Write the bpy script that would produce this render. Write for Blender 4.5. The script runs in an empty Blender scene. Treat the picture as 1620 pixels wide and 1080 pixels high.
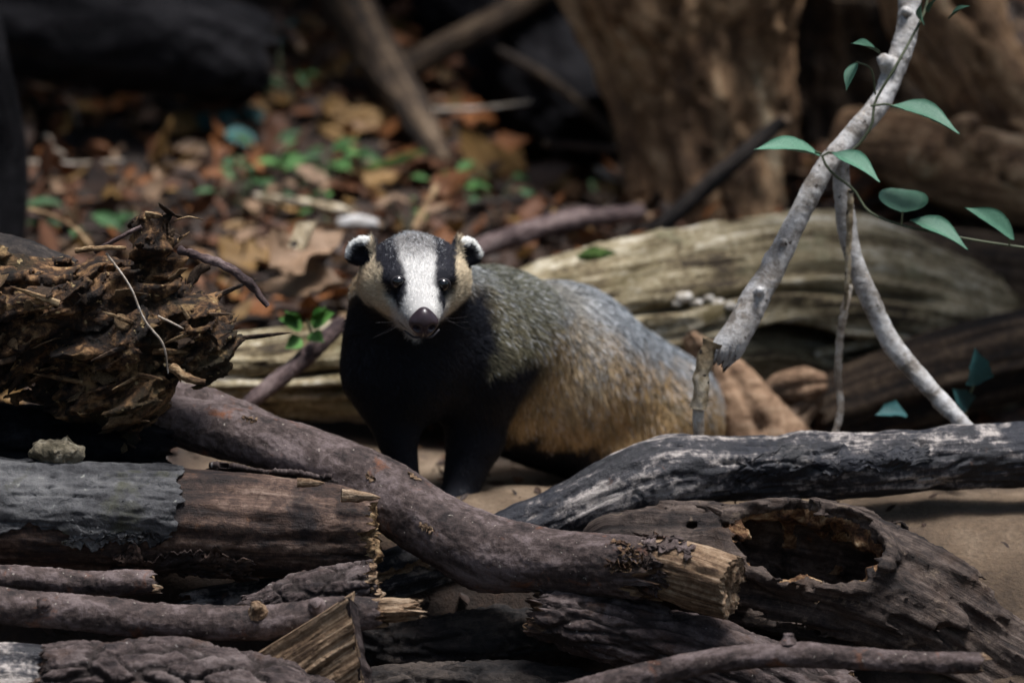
import bpy, math, random
import numpy as np
from mathutils import Vector, Matrix
from mathutils.bvhtree import BVHTree

random.seed(7)
RNG = np.random.default_rng(11)
sc = bpy.context.scene
COL = sc.collection
rad = math.radians

# ------------------------------------------------------------------ camera, world, sun, exposure
PITCH = rad(16.0); DIST = 6.0; LENS = 177.8
CAM = np.array([0.0, -DIST * math.cos(PITCH), 0.20 + DIST * math.sin(PITCH)])
FWD = np.array([0.0, math.cos(PITCH), -math.sin(PITCH)])
UPV = np.array([0.0, math.sin(PITCH), math.cos(PITCH)])
cam_data = bpy.data.cameras.new('camera')
cam = bpy.data.objects.new('camera', cam_data); COL.objects.link(cam)
cam.location = CAM; cam.rotation_euler = (math.pi / 2 - PITCH, 0, 0)
cam_data.lens = LENS; cam_data.sensor_width = 36.0
cam_data.clip_start = 0.1; cam_data.clip_end = 200.0
cam_data.dof.use_dof = True
cam_data.dof.focus_distance = DIST - 0.20
cam_data.dof.aperture_fstop = 2.9
sc.camera = cam

SUN_EL, SUN_AZ = rad(77), rad(100)          # azimuth: measured from +y towards +x
world = bpy.data.worlds.new('World'); sc.world = world; world.use_nodes = True
wn = world.node_tree.nodes; wl = world.node_tree.links
bg = wn['Background']; bg.inputs['Strength'].default_value = 0.064
sky = wn.new('ShaderNodeTexSky'); sky.sky_type = 'NISHITA'; sky.sun_disc = False
sky.sun_elevation = SUN_EL; sky.sun_rotation = SUN_AZ
sky.air_density = 1.0; sky.dust_density = 3.0
wl.new(sky.outputs[0], bg.inputs[0])
sun_d = bpy.data.lights.new('sun', 'SUN'); sun_d.energy = 1.5; sun_d.angle = rad(16); sun_d.color = (0.98, 0.985, 1.0)
sun = bpy.data.objects.new('sun', sun_d); COL.objects.link(sun)
sd = Vector((math.sin(SUN_AZ) * math.cos(SUN_EL), math.cos(SUN_AZ) * math.cos(SUN_EL), math.sin(SUN_EL)))
sun.rotation_euler = sd.to_track_quat('Z', 'Y').to_euler()
sun.location = (0, 0, 5)
sc.view_settings.view_transform = 'Standard'; sc.view_settings.look = 'None'
sc.view_settings.exposure = 1.95; sc.view_settings.gamma = 1.0
sc.view_settings.use_curve_mapping = False
sc.render.engine = 'CYCLES'
sc.cycles.use_denoising = True
sc.cycles.max_bounces = 6

# ------------------------------------------------------------------ helpers: placing
def P(px, py, Y):
    """world point seen at photo pixel (px,py) whose world y is Y"""
    k = 36.0 / LENS / 1620.0
    d = FWD + np.array([1.0, 0, 0]) * (px - 810) * k - UPV * (py - 540) * k
    return CAM + d * ((Y - CAM[1]) / d[1])

def M(px, Y):
    """size in metres of px photo pixels at depth Y"""
    return px * (DIST + Y * math.cos(PITCH)) * 36.0 / LENS / 1620.0

def sstep(a, b, x):
    t = np.clip((x - a) / (b - a), 0, 1); return t * t * (3 - 2 * t)

# ------------------------------------------------------------------ helpers: noise in numpy
def _h(ix, iy, iz, s):
    h = (ix.astype(np.uint32) * np.uint32(374761393) + iy.astype(np.uint32) * np.uint32(668265263)
         + iz.astype(np.uint32) * np.uint32(2147483647 - 58831) + np.uint32((s * 1274126177) & 0xffffffff))
    h = (h ^ (h >> np.uint32(13))) * np.uint32(1274126177)
    h = (h ^ (h >> np.uint32(16))) * np.uint32(2246822519)
    return h ^ (h >> np.uint32(15))

_G = np.random.default_rng(3).normal(size=(256, 3)).astype(np.float32); _G /= np.linalg.norm(_G, axis=1)[:, None]

def pn(p, seed=0):
    p = np.asarray(p, dtype=np.float32); i = np.floor(p).astype(np.int64); f = (p - i).astype(np.float32)
    u = f * f * f * (f * (f * 6 - 15) + 10); r = 0
    for dx in (0, 1):
        wx = u[:, 0] if dx else 1 - u[:, 0]
        for dy in (0, 1):
            wy = u[:, 1] if dy else 1 - u[:, 1]
            for dz in (0, 1):
                wz = u[:, 2] if dz else 1 - u[:, 2]
                g = _G[_h(i[:, 0] + dx, i[:, 1] + dy, i[:, 2] + dz, seed) & np.uint32(255)]
                r = r + wx * wy * wz * (g[:, 0] * (f[:, 0] - dx) + g[:, 1] * (f[:, 1] - dy) + g[:, 2] * (f[:, 2] - dz))
    return r * 1.5

def fbm(p, o=4, seed=0, gain=0.5):
    p = np.asarray(p, dtype=np.float32); a = 1.0; r = 0
    for k in range(o):
        r = r + a * pn(p, seed + k * 17); p = p * 2.03; a *= gain
    return r

def ridged(p, o=3, seed=0):
    p = np.asarray(p, dtype=np.float32); a = 1.0; r = 0; t = 0
    for k in range(o):
        r = r + a * (1 - np.abs(pn(p, seed + k * 13)) * 2.0); t += a; p = p * 2.1; a *= 0.5
    return r / t

def worley(p, seed=0):
    p = np.asarray(p, dtype=np.float32); i = np.floor(p).astype(np.int64)
    f1 = np.full(len(p), 9.0, np.float32); f2 = f1.copy(); cid = np.zeros(len(p), np.float32)
    for dx in (-1, 0, 1):
        for dy in (-1, 0, 1):
            for dz in (-1, 0, 1):
                c = i + np.array([dx, dy, dz])
                h = _h(c[:, 0], c[:, 1], c[:, 2], seed)
                o = np.stack([(h & np.uint32(1023)) / 1023.0, ((h >> np.uint32(10)) & np.uint32(1023)) / 1023.0,
                              ((h >> np.uint32(20)) & np.uint32(1023)) / 1023.0], 1)
                d = np.linalg.norm(c + o - p, axis=1).astype(np.float32)
                v = ((h >> np.uint32(5)) & np.uint32(255)) / 255.0
                m = d < f1
                f2 = np.where(m, f1, np.minimum(f2, d)); cid = np.where(m, v, cid); f1 = np.where(m, d, f1)
    return f1, f2, cid

# ------------------------------------------------------------------ helpers: objects
ORG = {}
def put(o, label=None, cat=None, group=None, kind=None):
    if label: o['label'] = label
    if cat: o['category'] = cat
    if group: o['group'] = group
    if kind: o['kind'] = kind
    return o

def thing(name, loc, label, cat, group=None):
    o = bpy.data.objects.new(name, None); COL.objects.link(o)
    o.empty_display_size = 0.03; o.location = tuple(float(v) for v in loc)
    ORG[o.name] = np.array(loc, dtype=float)
    return put(o, label, cat, group)

def mesh_data(name, v, f, mat, attrs=None, smooth=True):
    me = bpy.data.meshes.new(name)
    v = np.asarray(v, dtype=np.float32)
    if isinstance(f, np.ndarray):
        n = len(f); k = f.shape[1]
        me.vertices.add(len(v)); me.vertices.foreach_set('co', v.ravel())
        me.loops.add(n * k); me.loops.foreach_set('vertex_index', f.astype(np.int32).ravel())
        me.polygons.add(n); me.polygons.foreach_set('loop_start', np.arange(0, n * k, k, dtype=np.int32))
        me.update(calc_edges=True)
    else:
        me.from_pydata(v.tolist(), [], [list(map(int, q)) for q in f])
    me.polygons.foreach_set('use_smooth', np.full(len(me.polygons), smooth))
    for an, av in (attrs or {}).items():
        av = np.asarray(av, dtype=np.float32)
        if av.ndim == 1:
            at = me.attributes.new(an, 'FLOAT', 'POINT'); at.data.foreach_set('value', av)
        elif av.shape[1] == 3:
            at = me.attributes.new(an, 'FLOAT_VECTOR', 'POINT'); at.data.foreach_set('vector', av.ravel())
        else:
            at = me.attributes.new(an, 'FLOAT_COLOR', 'POINT'); at.data.foreach_set('color', av.ravel())
    if mat: me.materials.append(mat)
    me.validate(); me.update()
    return me

def mobj(name, v, f, mat, parent=None, attrs=None, smooth=True):
    """one mesh object from WORLD coordinates, origin at its parent's base"""
    v = np.asarray(v, dtype=np.float64)
    if parent is not None: org = ORG[parent.name]
    else:
        org = np.array([v[:, 0].mean(), v[:, 1].mean(), v[:, 2].min()])
    o = bpy.data.objects.new(name, mesh_data(name, v - org, f, mat, attrs, smooth)); COL.objects.link(o)
    if parent is not None: o.parent = parent
    else: o.location = tuple(org)
    ORG[o.name] = org
    return o

def grid_faces(nu, nv, closed_v=False):
    iu = np.arange(nu - 1)[:, None]; jv = np.arange(nv if closed_v else nv - 1)[None, :]
    j2 = (jv + 1) % nv
    a = iu * nv + jv; b = iu * nv + j2; c = (iu + 1) * nv + j2; d = (iu + 1) * nv + jv
    return np.stack([a, d, c, b], -1).reshape(-1, 4)

def catmull(pts, n):
    pts = np.asarray(pts, dtype=float)
    ext = np.vstack([2 * pts[0] - pts[1], pts, 2 * pts[-1] - pts[-2]])
    m = len(pts) - 1; t = np.linspace(0, m, n); k = np.minimum(t.astype(int), m - 1); u = (t - k)[:, None]
    p0, p1, p2, p3 = ext[k], ext[k + 1], ext[k + 2], ext[k + 3]
    return 0.5 * ((2 * p1) + (-p0 + p2) * u + (2 * p0 - 5 * p1 + 4 * p2 - p3) * u ** 2 + (-p0 + 3 * p1 - 3 * p2 + p3) * u ** 3)

class Limb:
    """a swept round body along a curved path: path is [(px,py,Y,radius_px)...] or world points"""
    def __init__(self, path, n=200, world_pts=False, seed=0):
        if world_pts: q = np.array(path, dtype=float)
        else: q = np.array([list(P(a, b, Y)) + [M(r, Y)] for a, b, Y, r in path])
        dense = catmull(q, 600)
        L = np.r_[0, np.cumsum(np.linalg.norm(np.diff(dense[:, :3], axis=0), axis=1))]
        self.len = L[-1]
        s = np.linspace(0, self.len, n)
        c = np.stack([np.interp(s, L, dense[:, k]) for k in range(4)], 1)
        self.s, self.c, self.r, self.n, self.seed = s, c[:, :3], np.maximum(c[:, 3], 1e-4), n, seed
        T = np.gradient(self.c, axis=0); T /= np.linalg.norm(T, axis=1)[:, None]
        up = np.array([0, 0, 1.0])
        if abs(T[0] @ up) > 0.85: up = np.array([0, 1.0, 0])
        e1 = np.zeros_like(T); v = up - T[0] * (up @ T[0]); e1[0] = v / np.linalg.norm(v)
        for k in range(1, n):
            v = e1[k - 1] - T[k] * (e1[k - 1] @ T[k]); e1[k] = v / np.linalg.norm(v)
        self.T, self.e1, self.e2 = T, e1, -np.cross(T, e1)

    def at(self, s, th, r):
        """positions for arrays of s, angle, radius"""
        i = lambda A: np.stack([np.interp(s, self.s, A[:, k]) for k in range(3)], 1)
        return i(self.c) + r[:, None] * (np.cos(th)[:, None] * i(self.e1) + np.sin(th)[:, None] * i(self.e2))

    def rad(self, s): return np.interp(s, self.s, self.r)

    def grain(self, s, th, r):
        return np.stack([s + self.seed * 3.7, r * np.cos(th), r * np.sin(th)], 1)

    def theta_of(self, k, vec):
        """angle whose outward direction best matches vec at station k"""
        return math.atan2(float(np.dot(self.e2[k], vec)), float(np.dot(self.e1[k], vec)))

def limb_body(name, L, nr, disp, mat, parent=None, jag0=0.0, jag1=0.0, jf=9.0, s0=None, s1=None):
    """skin of a limb; disp(g,s,th,r)->(dr,tone); ends are ragged by jag metres. returns object + rim info"""
    th = np.linspace(0, 2 * math.pi, nr, endpoint=False)
    S, TH = np.meshgrid(L.s, th, indexing='ij'); s = S.ravel().copy(); t = TH.ravel()
    w0 = np.clip(1 - s / max(L.len * .25, 1e-3), 0, 1); w1 = np.clip(1 - (L.len - s) / max(L.len * .25, 1e-3), 0, 1)
    circ = np.stack([np.cos(t) * jf * .5, np.sin(t) * jf * .5, np.full_like(t, L.seed * 1.3)], 1)
    if jag0: s = s + w0 ** 3 * jag0 * (0.7 * pn(circ, 5) + 0.5 * pn(circ * 3.1, 6))
    if jag1: s = s + w1 ** 3 * jag1 * (0.7 * pn(circ, 7) + 0.5 * pn(circ * 3.1, 8))
    r0 = L.rad(np.clip(s, 0, L.len)); g = L.grain(s, t, r0)
    dr, tone = disp(g, s, t, r0)
    r = r0 + dr; g = L.grain(s, t, r)
    i = lambda A: np.stack([np.interp(s, L.s, A[:, k]) for k in range(3)], 1)
    over = np.where(s > L.len, s - L.len, np.where(s < 0, s, 0))[:, None]
    v = L.at(np.clip(s, 0, L.len), t, r) + over * i(L.T)
    o = mobj(name, v, grid_faces(L.n, nr, True), mat, parent, {'grain': g, 'tone': tone})
    V = v.reshape(L.n, nr, 3); G = g.reshape(L.n, nr, 3)
    return o, V, G

def limb_cap(name, L, V, G, end, mat, parent, rings=8, spike=0.012, depth=0.0, sf=60, inset=0.97):
    """broken end: rows from the rim to the pith, splintered along the grain"""
    k = -1 if end else 0; rim = V[k]; sgn = 1.0 if end else -1.0
    T = L.T[k] * sgn; cen = rim.mean(0); nr = len(rim); rows = []; gr = []; tone = []
    for j in range(rings + 1):
        f = inset * (1 - j / rings) + 0.02
        base = cen + (rim - cen) * f
        base = base - T * ((base - cen) @ T)[:, None] * (1 - f) * 0.5
        gg = np.stack([np.full(nr, float(j) * .004), G[k][:, 1] * f, G[k][:, 2] * f], 1)
        n1 = fbm(np.stack([gg[:, 1] * sf, gg[:, 2] * sf, np.full(nr, L.seed * 2.2 + end)], 1), 3)
        n2 = ridged(np.stack([gg[:, 1] * sf * 2.6, gg[:, 2] * sf * 2.6, np.full(nr, 1.0)], 1), 2)
        off = (n1 * spike + (n2 - .5) * spike * .7) * min(1.0, 0.25 + j * 0.5) - depth * (1 - (f ** 2))
        if j == 0: off = off * 0 - 0.002
        rows.append(base + T * off[:, None]); gr.append(gg); tone.append(np.clip(.5 + n1 * .5, 0, 1))
    v = np.concatenate(rows); f = grid_faces(rings + 1, nr, True)
    if not end: f = f[:, ::-1]
    return mobj(name, v, f, mat, parent, {'grain': np.concatenate(gr), 'tone': np.concatenate(tone)})

def sheet(name, L, s0, s1, t0, t1, off, thick, mat, parent, ns=60, nt=40, jag=0.012, lift=0.0, seed=0, bumps=0.002, disp=None):
    """a curved slab of bark lying on a limb, with torn edges"""
    a = np.linspace(0, 1, ns); b = np.linspace(0, 1, nt); A, B = np.meshgrid(a, b, indexing='ij'); A = A.ravel(); B = B.ravel()
    Rm = float(L.r.mean())
    def nz(x, sd): return fbm(np.stack([x * 3.0, np.full_like(x, sd * 1.7), np.full_like(x, seed * 2.3)], 1), 4, gain=.6)
    sa = s0 + nz(B * 2, 1) * jag; sb = s1 + nz(B * 2, 2) * jag
    ta = t0 + nz(A * 2, 3) * jag / Rm; tb = t1 + nz(A * 2, 4) * jag / Rm
    s = sa + (sb - sa) * A; t = ta + (tb - ta) * B
    r0 = L.rad(s); g = L.grain(s, t, r0) + np.array([seed * .7, 0, 0])
    d0 = disp(L.grain(s, t, r0), s, t, r0)[0] if disp else 0
    edge = np.minimum(np.minimum(A, 1 - A) * ns * .10, np.minimum(B, 1 - B) * nt * .10)
    curl = lift * np.exp(-np.minimum(np.minimum(A, 1 - A), np.minimum(B, 1 - B)) * 14) * (0.6 + pn(np.stack([s * 30, t * 3, t * 0 + seed], 1)))
    top = L.at(s, t, r0 + d0 + off + thick + fbm(g * np.array([25, 55, 55]), 4) * bumps + curl - 0.0012 * np.clip(1 - edge, 0, 1))
    bot = L.at(s, t, r0 + d0 + off + curl * .9)
    n = ns * nt; f = grid_faces(ns, nt); fb = f[:, ::-1] + n
    ring = np.r_[np.arange(nt), np.arange(1, ns) * nt + nt - 1, (ns - 1) * nt + np.arange(nt - 2, -1, -1), np.arange(ns - 2, 0, -1) * nt]
    q = np.roll(ring, -1); side = np.stack([ring, ring + n, q + n, q], 1)[:, ::-1]
    tone = np.r_[np.clip(fbm(g * 20, 3) * .5 + .5, 0, 1), np.full(n, 1.0)]
    return mobj(name, np.concatenate([top, bot]), np.concatenate([f, fb, side]), mat, parent, {'grain': np.concatenate([g, g]), 'tone': tone})

# ---- implicit surfaces
def surface_nets(F, org, h):
    ins = F < 0; nx, ny, nz = F.shape
    cnt = np.zeros((nx - 1, ny - 1, nz - 1), np.int8)
    for dx in (0, 1):
        for dy in (0, 1):
            for dz in (0, 1):
                cnt += ins[dx:nx - 1 + dx, dy:ny - 1 + dy, dz:nz - 1 + dz]
    act = (cnt > 0) & (cnt < 8); ci = np.argwhere(act); idx = -np.ones(act.shape, np.int64); idx[act] = np.arange(len(ci))
    acc = np.zeros((len(ci), 3)); n = np.zeros(len(ci))
    cs = [(0, 0, 0), (1, 0, 0), (0, 1, 0), (1, 1, 0), (0, 0, 1), (1, 0, 1), (0, 1, 1), (1, 1, 1)]
    for a in range(8):
        for b in range(a + 1, 8):
            d = np.array(cs[b]) - np.array(cs[a])
            if abs(d).sum() != 1: continue
            fa = F[ci[:, 0] + cs[a][0], ci[:, 1] + cs[a][1], ci[:, 2] + cs[a][2]]
            fb = F[ci[:, 0] + cs[b][0], ci[:, 1] + cs[b][1], ci[:, 2] + cs[b][2]]
            m = (fa < 0) != (fb < 0)
            t = np.where(m, fa / np.where(m, fa - fb, 1), 0)
            acc += np.where(m[:, None], np.array(cs[a]) + t[:, None] * d, 0); n += m
    v = org + h * (ci + acc / n[:, None]); faces = []
    for ax in range(3):
        sl = [slice(None)] * 3; sl2 = [slice(None)] * 3; sl[ax] = slice(0, -1); sl2[ax] = slice(1, None)
        A = ins[tuple(sl)]; B = ins[tuple(sl2)]; e = np.argwhere(A != B)
        o1, o2 = [(1, 2), (2, 0), (0, 1)][ax]
        ok = (e[:, o1] > 0) & (e[:, o2] > 0) & (e[:, o1] < F.shape[o1] - 1) & (e[:, o2] < F.shape[o2] - 1); e = e[ok]
        def cid(d1, d2):
            c = e.copy(); c[:, o1] -= d1; c[:, o2] -= d2; return idx[c[:, 0], c[:, 1], c[:, 2]]
        q = np.stack([cid(1, 1), cid(0, 1), cid(0, 0), cid(1, 0)], 1)
        fl = ~A[e[:, 0], e[:, 1], e[:, 2]]; q[fl] = q[fl][:, ::-1]; faces.append(q)
    f = np.concatenate(faces); f = f[(f >= 0).all(1)]
    return v, f

def sdf_grid(fn, lo, hi, h, band=.045):
    """evaluate fn on a grid, finely only near the surface"""
    lo = np.array(lo, float); n = np.ceil((np.array(hi) - lo) / h).astype(int); K = 4; nc = n // K + 2
    pc = np.stack(np.meshgrid(*[lo[k] + h * (K * np.arange(nc[k]) + (K - 1) / 2) for k in range(3)], indexing='ij'), -1).reshape(-1, 3)
    up = fn(pc).reshape(nc).astype(np.float32)
    for k in range(3): up = np.repeat(up, K, k)
    up = up[:n[0], :n[1], :n[2]].copy(); mk = np.abs(up) < band; ii = np.argwhere(mk)
    for a in range(0, len(ii), 400000):
        q = ii[a:a + 400000]; up[q[:, 0], q[:, 1], q[:, 2]] = fn(lo + h * q)
    return up, lo

def relax(v, f, it=2, w=0.5):
    e = np.concatenate([f[:, [0, 1]], f[:, [1, 2]], f[:, [2, 3]], f[:, [3, 0]]]); e = np.concatenate([e, e[:, ::-1]])
    deg = np.bincount(e[:, 0], minlength=len(v))[:, None]
    for _ in range(it):
        s = np.stack([np.bincount(e[:, 0], v[e[:, 1], k], len(v)) for k in range(3)], 1)
        v = v + w * (s / np.maximum(deg, 1) - v)
    return v

def vnormals(v, f):
    fn = np.cross(v[f[:, 2]] - v[f[:, 0]], v[f[:, 3]] - v[f[:, 1]]); n = np.zeros_like(v)
    for k in range(4):
        for a in range(3): n[:, a] += np.bincount(f[:, k], fn[:, a], len(v))
    return n / np.maximum(np.linalg.norm(n, axis=1)[:, None], 1e-12)

def smin(a, b, k):
    h = np.clip(.5 + .5 * (b - a) / k, 0, 1); return b + (a - b) * h - k * h * (1 - h)

def cap_sdf(p, a, b, ra, rb):
    a = np.asarray(a); b = np.asarray(b); ab = b - a
    t = np.clip(((p - a) @ ab) / (ab @ ab), 0, 1)
    return np.linalg.norm(p - a - t[:, None] * ab, axis=1) - (ra + (rb - ra) * t)

def ell_sdf(p, c, R, r):
    q = (p - c) @ R.T; r = np.asarray(r)
    k0 = np.linalg.norm(q / r, axis=1); k1 = np.linalg.norm(q / (r * r), axis=1)
    return k0 * (k0 - 1) / np.maximum(k1, 1e-6)

# ------------------------------------------------------------------ materials
def _mat(name):
    m = bpy.data.materials.new(name); m.use_nodes = True; nt = m.node_tree
    return m, nt.nodes, nt.links, nt.nodes['Principled BSDF']

def ramp(N, stops):
    r = N.new('ShaderNodeValToRGB'); e = r.color_ramp.elements
    while len(e) < len(stops): e.new(0.5)
    for k, (p, c) in enumerate(stops): e[k].position = p; e[k].color = (*c, 1)
    return r

def noise(N, Lk, vec, scale, detail=6, rough=.6, dist=0.0):
    n = N.new('ShaderNodeTexNoise'); n.inputs['Scale'].default_value = scale; n.inputs['Detail'].default_value = detail
    n.inputs['Roughness'].default_value = rough; n.inputs['Distortion'].default_value = dist
    Lk.new(vec, n.inputs['Vector']); return n

def mixc(N, Lk, fac, a, b, mode='MIX'):
    m = N.new('ShaderNodeMix'); m.data_type = 'RGBA'; m.blend_type = mode
    if isinstance(fac, float): m.inputs[0].default_value = fac
    else: Lk.new(fac, m.inputs[0])
    for s, k in ((a, 6), (b, 7)):
        if isinstance(s, tuple): m.inputs[k].default_value = (*s, 1)
        else: Lk.new(s, m.inputs[k])
    return m.outputs[2]

def stepped(N, Lk, val, a, b):
    m = N.new('ShaderNodeMapRange'); m.inputs[1].default_value = a; m.inputs[2].default_value = b
    Lk.new(val, m.inputs[0]); return m.outputs[0]

def wood(name, stops, stretch=(6, 60), blotch=None, specks=None, tone=None, bump=0.5, rough=.8, coord='grain', bumpd=0.004, spec=.3, blotch2=None, contrast=1.7):
    """stops: colour ramp along the grain noise; blotch=(rgb,scale,lo,hi); specks=(rgb,scale,lo,hi); tone=(rgb,lo,hi)"""
    m, N, Lk, B = _mat(name)
    if coord == 'grain':
        at = N.new('ShaderNodeAttribute'); at.attribute_name = 'grain'; vec = at.outputs['Vector']
    else:
        tc = N.new('ShaderNodeTexCoord'); vec = tc.outputs['Object']
    mp = N.new('ShaderNodeMapping'); mp.inputs['Scale'].default_value = (stretch[0], stretch[1], stretch[1]); Lk.new(vec, mp.inputs['Vector'])
    n1 = noise(N, Lk, mp.outputs[0], 1.0, 8, .65, .4)
    nb = noise(N, Lk, vec, 14.0, 5, .6)
    fine = noise(N, Lk, vec, 420.0, 4, .7)
    r = ramp(N, stops); 
    add = N.new('ShaderNodeMath'); add.operation = 'MULTIPLY_ADD'; Lk.new(nb.outputs['Fac'], add.inputs[0]); add.inputs[1].default_value = .5
    sub = N.new('ShaderNodeMath'); sub.operation = 'SUBTRACT'; Lk.new(n1.outputs['Fac'], sub.inputs[0]); sub.inputs[1].default_value = .25
    Lk.new(sub.outputs[0], add.inputs[2])
    mid = noise(N, Lk, vec, 120.0, 5, .65, .3)
    a2 = N.new('ShaderNodeMath'); a2.operation = 'MULTIPLY_ADD'; Lk.new(mid.outputs['Fac'], a2.inputs[0]); a2.inputs[1].default_value = .45; Lk.new(add.outputs[0], a2.inputs[2])
    ct = N.new('ShaderNodeMath'); ct.operation = 'MULTIPLY_ADD'; Lk.new(a2.outputs[0], ct.inputs[0]); ct.inputs[1].default_value = contrast; ct.inputs[2].default_value = .5 - .725 * contrast
    Lk.new(ct.outputs[0], r.inputs['Fac']); c = r.outputs['Color']
    for bl in (blotch, blotch2):
        if bl:
            n2 = noise(N, Lk, vec, bl[1], 5, .65, .5); c = mixc(N, Lk, stepped(N, Lk, n2.outputs['Fac'], bl[2], bl[3]), c, bl[0])
    if tone:
        ta = N.new('ShaderNodeAttribute'); ta.attribute_name = 'tone'
        c = mixc(N, Lk, stepped(N, Lk, ta.outputs['Fac'], tone[1], tone[2]), c, tone[0])
    if specks:
        n3 = noise(N, Lk, vec, specks[1], 2, .5); c = mixc(N, Lk, stepped(N, Lk, n3.outputs['Fac'], specks[2], specks[3]), c, specks[0])
    g = ramp(N, [(.25, (.62, .62, .62)), (.75, (1.25, 1.25, 1.25))]); Lk.new(fine.outputs['Fac'], g.inputs['Fac'])
    c = mixc(N, Lk, .7, c, g.outputs['Color'], 'MULTIPLY')
    Lk.new(c, B.inputs['Base Color']); B.inputs['Roughness'].default_value = rough
    B.inputs['Specular IOR Level'].default_value = spec
    hsum = N.new('ShaderNodeMath'); hsum.operation = 'MULTIPLY_ADD'
    Lk.new(fine.outputs['Fac'], hsum.inputs[0]); hsum.inputs[1].default_value = .35
    h2 = N.new('ShaderNodeMath'); h2.operation = 'MULTIPLY_ADD'; Lk.new(mid.outputs['Fac'], h2.inputs[0]); h2.inputs[1].default_value = .7; Lk.new(n1.outputs['Fac'], h2.inputs[2]); Lk.new(h2.outputs[0], hsum.inputs[2])
    bp = N.new('ShaderNodeBump'); bp.inputs['Strength'].default_value = bump; bp.inputs['Distance'].default_value = bumpd
    Lk.new(hsum.outputs[0], bp.inputs['Height']); Lk.new(bp.outputs[0], B.inputs['Normal'])
    return m

MAT = {}
MAT['smooth_bark'] = wood('smooth_bark', [(.22, (0.01649, 0.0114, 0.01095)), (.48, (0.06368, 0.04427, 0.03967)), (.75, (0.1498, 0.114, 0.1095))], (18, 45),
                          blotch=((.16, .062, .03), 26, .60, .72), specks=((.32, .28, .24), 170, .70, .76), tone=((.06, .04, .03), .5, .9), bump=.6)
MAT['tan_wood'] = wood('tan_wood', [(.2, (0.063, 0.03528, 0.01976)), (.42, (0.171, 0.105, 0.05928)), (.60, (0.297, 0.2016, 0.1254)), (.85, (0.432, 0.3276, 0.228))], (8, 190),
                       blotch=((.12, .06, .03), 22, .62, .75), bump=.9, rough=.75)
MAT['dark_break'] = wood('dark_break', [(.25, (.018, .010, .007)), (.5, (.07, .035, .018)), (.75, (.24, .15, .085))], (14, 120), bump=.9)
MAT['charred'] = wood('charred', [(.36, (0.008064, 0.007885, 0.01104)), (.47, (0.03528, 0.03252, 0.03812)), (.55, (0.1512, 0.1331, 0.1254)), (.66, (0.4032, 0.3548, 0.321))], (5, 42),
                      blotch=((.010, .011, .018), 13, .50, .57), blotch2=((.10, .045, .025), 33, .66, .74), bump=.9, rough=.6, spec=.5, tone=((.01, .01, .012), .55, .95))
MAT['grey_bark'] = wood('grey_bark', [(.25, (0.0216, 0.02116, 0.02304)), (.5, (0.0558, 0.0552, 0.0576)), (.8, (0.1125, 0.1104, 0.1104))], (12, 26),
                        blotch=((.055, .055, .035), 18, .55, .7), specks=((.2, .2, .18), 120, .70, .78), bump=.7, tone=((.035, .025, .02), .93, .99))
MAT['bare_brown'] = wood('bare_brown', [(.25, (0.014, 0.008258, 0.006653)), (.48, (0.04821, 0.02753, 0.01996)), (.65, (0.1089, 0.06538, 0.04657)), (.85, (0.21, 0.1445, 0.1098))], (6, 70),
                         blotch=((.015, .010, .010), 13, .55, .68), blotch2=((.16, .07, .03), 30, .64, .74), bump=.9, rough=.7, tone=((.02, .012, .01), .5, .9))
MAT['plate_bark'] = wood('plate_bark', [(.25, (0.02142, 0.01476, 0.01454)), (.5, (0.06426, 0.04541, 0.0419)), (.8, (0.1346, 0.1051, 0.09891))], (22, 60),
                         blotch=((.055, .030, .020), 20, .55, .7), specks=((.3, .27, .25), 150, .70, .77), bump=.8, tone=((.022, .015, .013), .45, 1.05))
MAT['stringy_bark'] = wood('stringy_bark', [(.25, (0.01452, 0.0102, 0.00896)), (.5, (0.0495, 0.0348, 0.028)), (.8, (0.132, 0.099, 0.0812))], (5, 90),
                           blotch=((.05, .03, .02), 15, .55, .7), bump=.9, tone=((.19, .11, .06), .4, .8), blotch2=((.19, .14, .10), 40, .60, .70))
MAT['weathered'] = wood('weathered', [(.28, (0.04077, 0.02825, 0.01618)), (.42, (0.1747, 0.1333, 0.07336)), (.56, (0.3261, 0.2711, 0.1672)), (.78, (0.629, 0.5649, 0.453))], (2.4, 60),
                        blotch=((.10, .075, .03), 7, .52, .68), blotch2=((.24, .225, .135), 11, .58, .72), bump=.9, bumpd=.006, tone=((.045, .028, .016), .5, 1.0), contrast=1.4)
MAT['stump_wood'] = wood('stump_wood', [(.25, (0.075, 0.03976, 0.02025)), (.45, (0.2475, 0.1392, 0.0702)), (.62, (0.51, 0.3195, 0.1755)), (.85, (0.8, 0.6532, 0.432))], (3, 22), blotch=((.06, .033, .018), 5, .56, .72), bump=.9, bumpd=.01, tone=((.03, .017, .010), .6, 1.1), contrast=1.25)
MAT['umber_wood'] = wood('umber_wood', [(.28, (0.00864, 0.00528, 0.0036)), (.46, (0.0324, 0.0198, 0.0114)), (.62, (0.0792, 0.05148, 0.03)), (.82, (0.1584, 0.1122, 0.072))], (3, 40), bump=.9, tone=((.01, .007, .005), .5, 1.0))  # darker stump wood; own colour of the branches, painted shade on the shadowed logs
MAT['black_wood'] = wood('black_wood', [(.3, (0.003, 0.003, 0.00385)), (.5, (0.008, 0.0075, 0.0088)), (.75, (0.02, 0.019, 0.0209))], (8, 30), bump=.9, spec=.08)  # near-black wood; also stands in for shade on the added filler logs
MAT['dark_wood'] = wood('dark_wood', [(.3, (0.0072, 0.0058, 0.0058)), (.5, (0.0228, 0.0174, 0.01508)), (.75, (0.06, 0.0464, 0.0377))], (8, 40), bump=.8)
MAT['purple_twig'] = wood('purple_twig', [(.3, (.035, .022, .022)), (.5, (.09, .058, .055)), (.75, (.19, .14, .13))], (20, 60), bump=.7)
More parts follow.
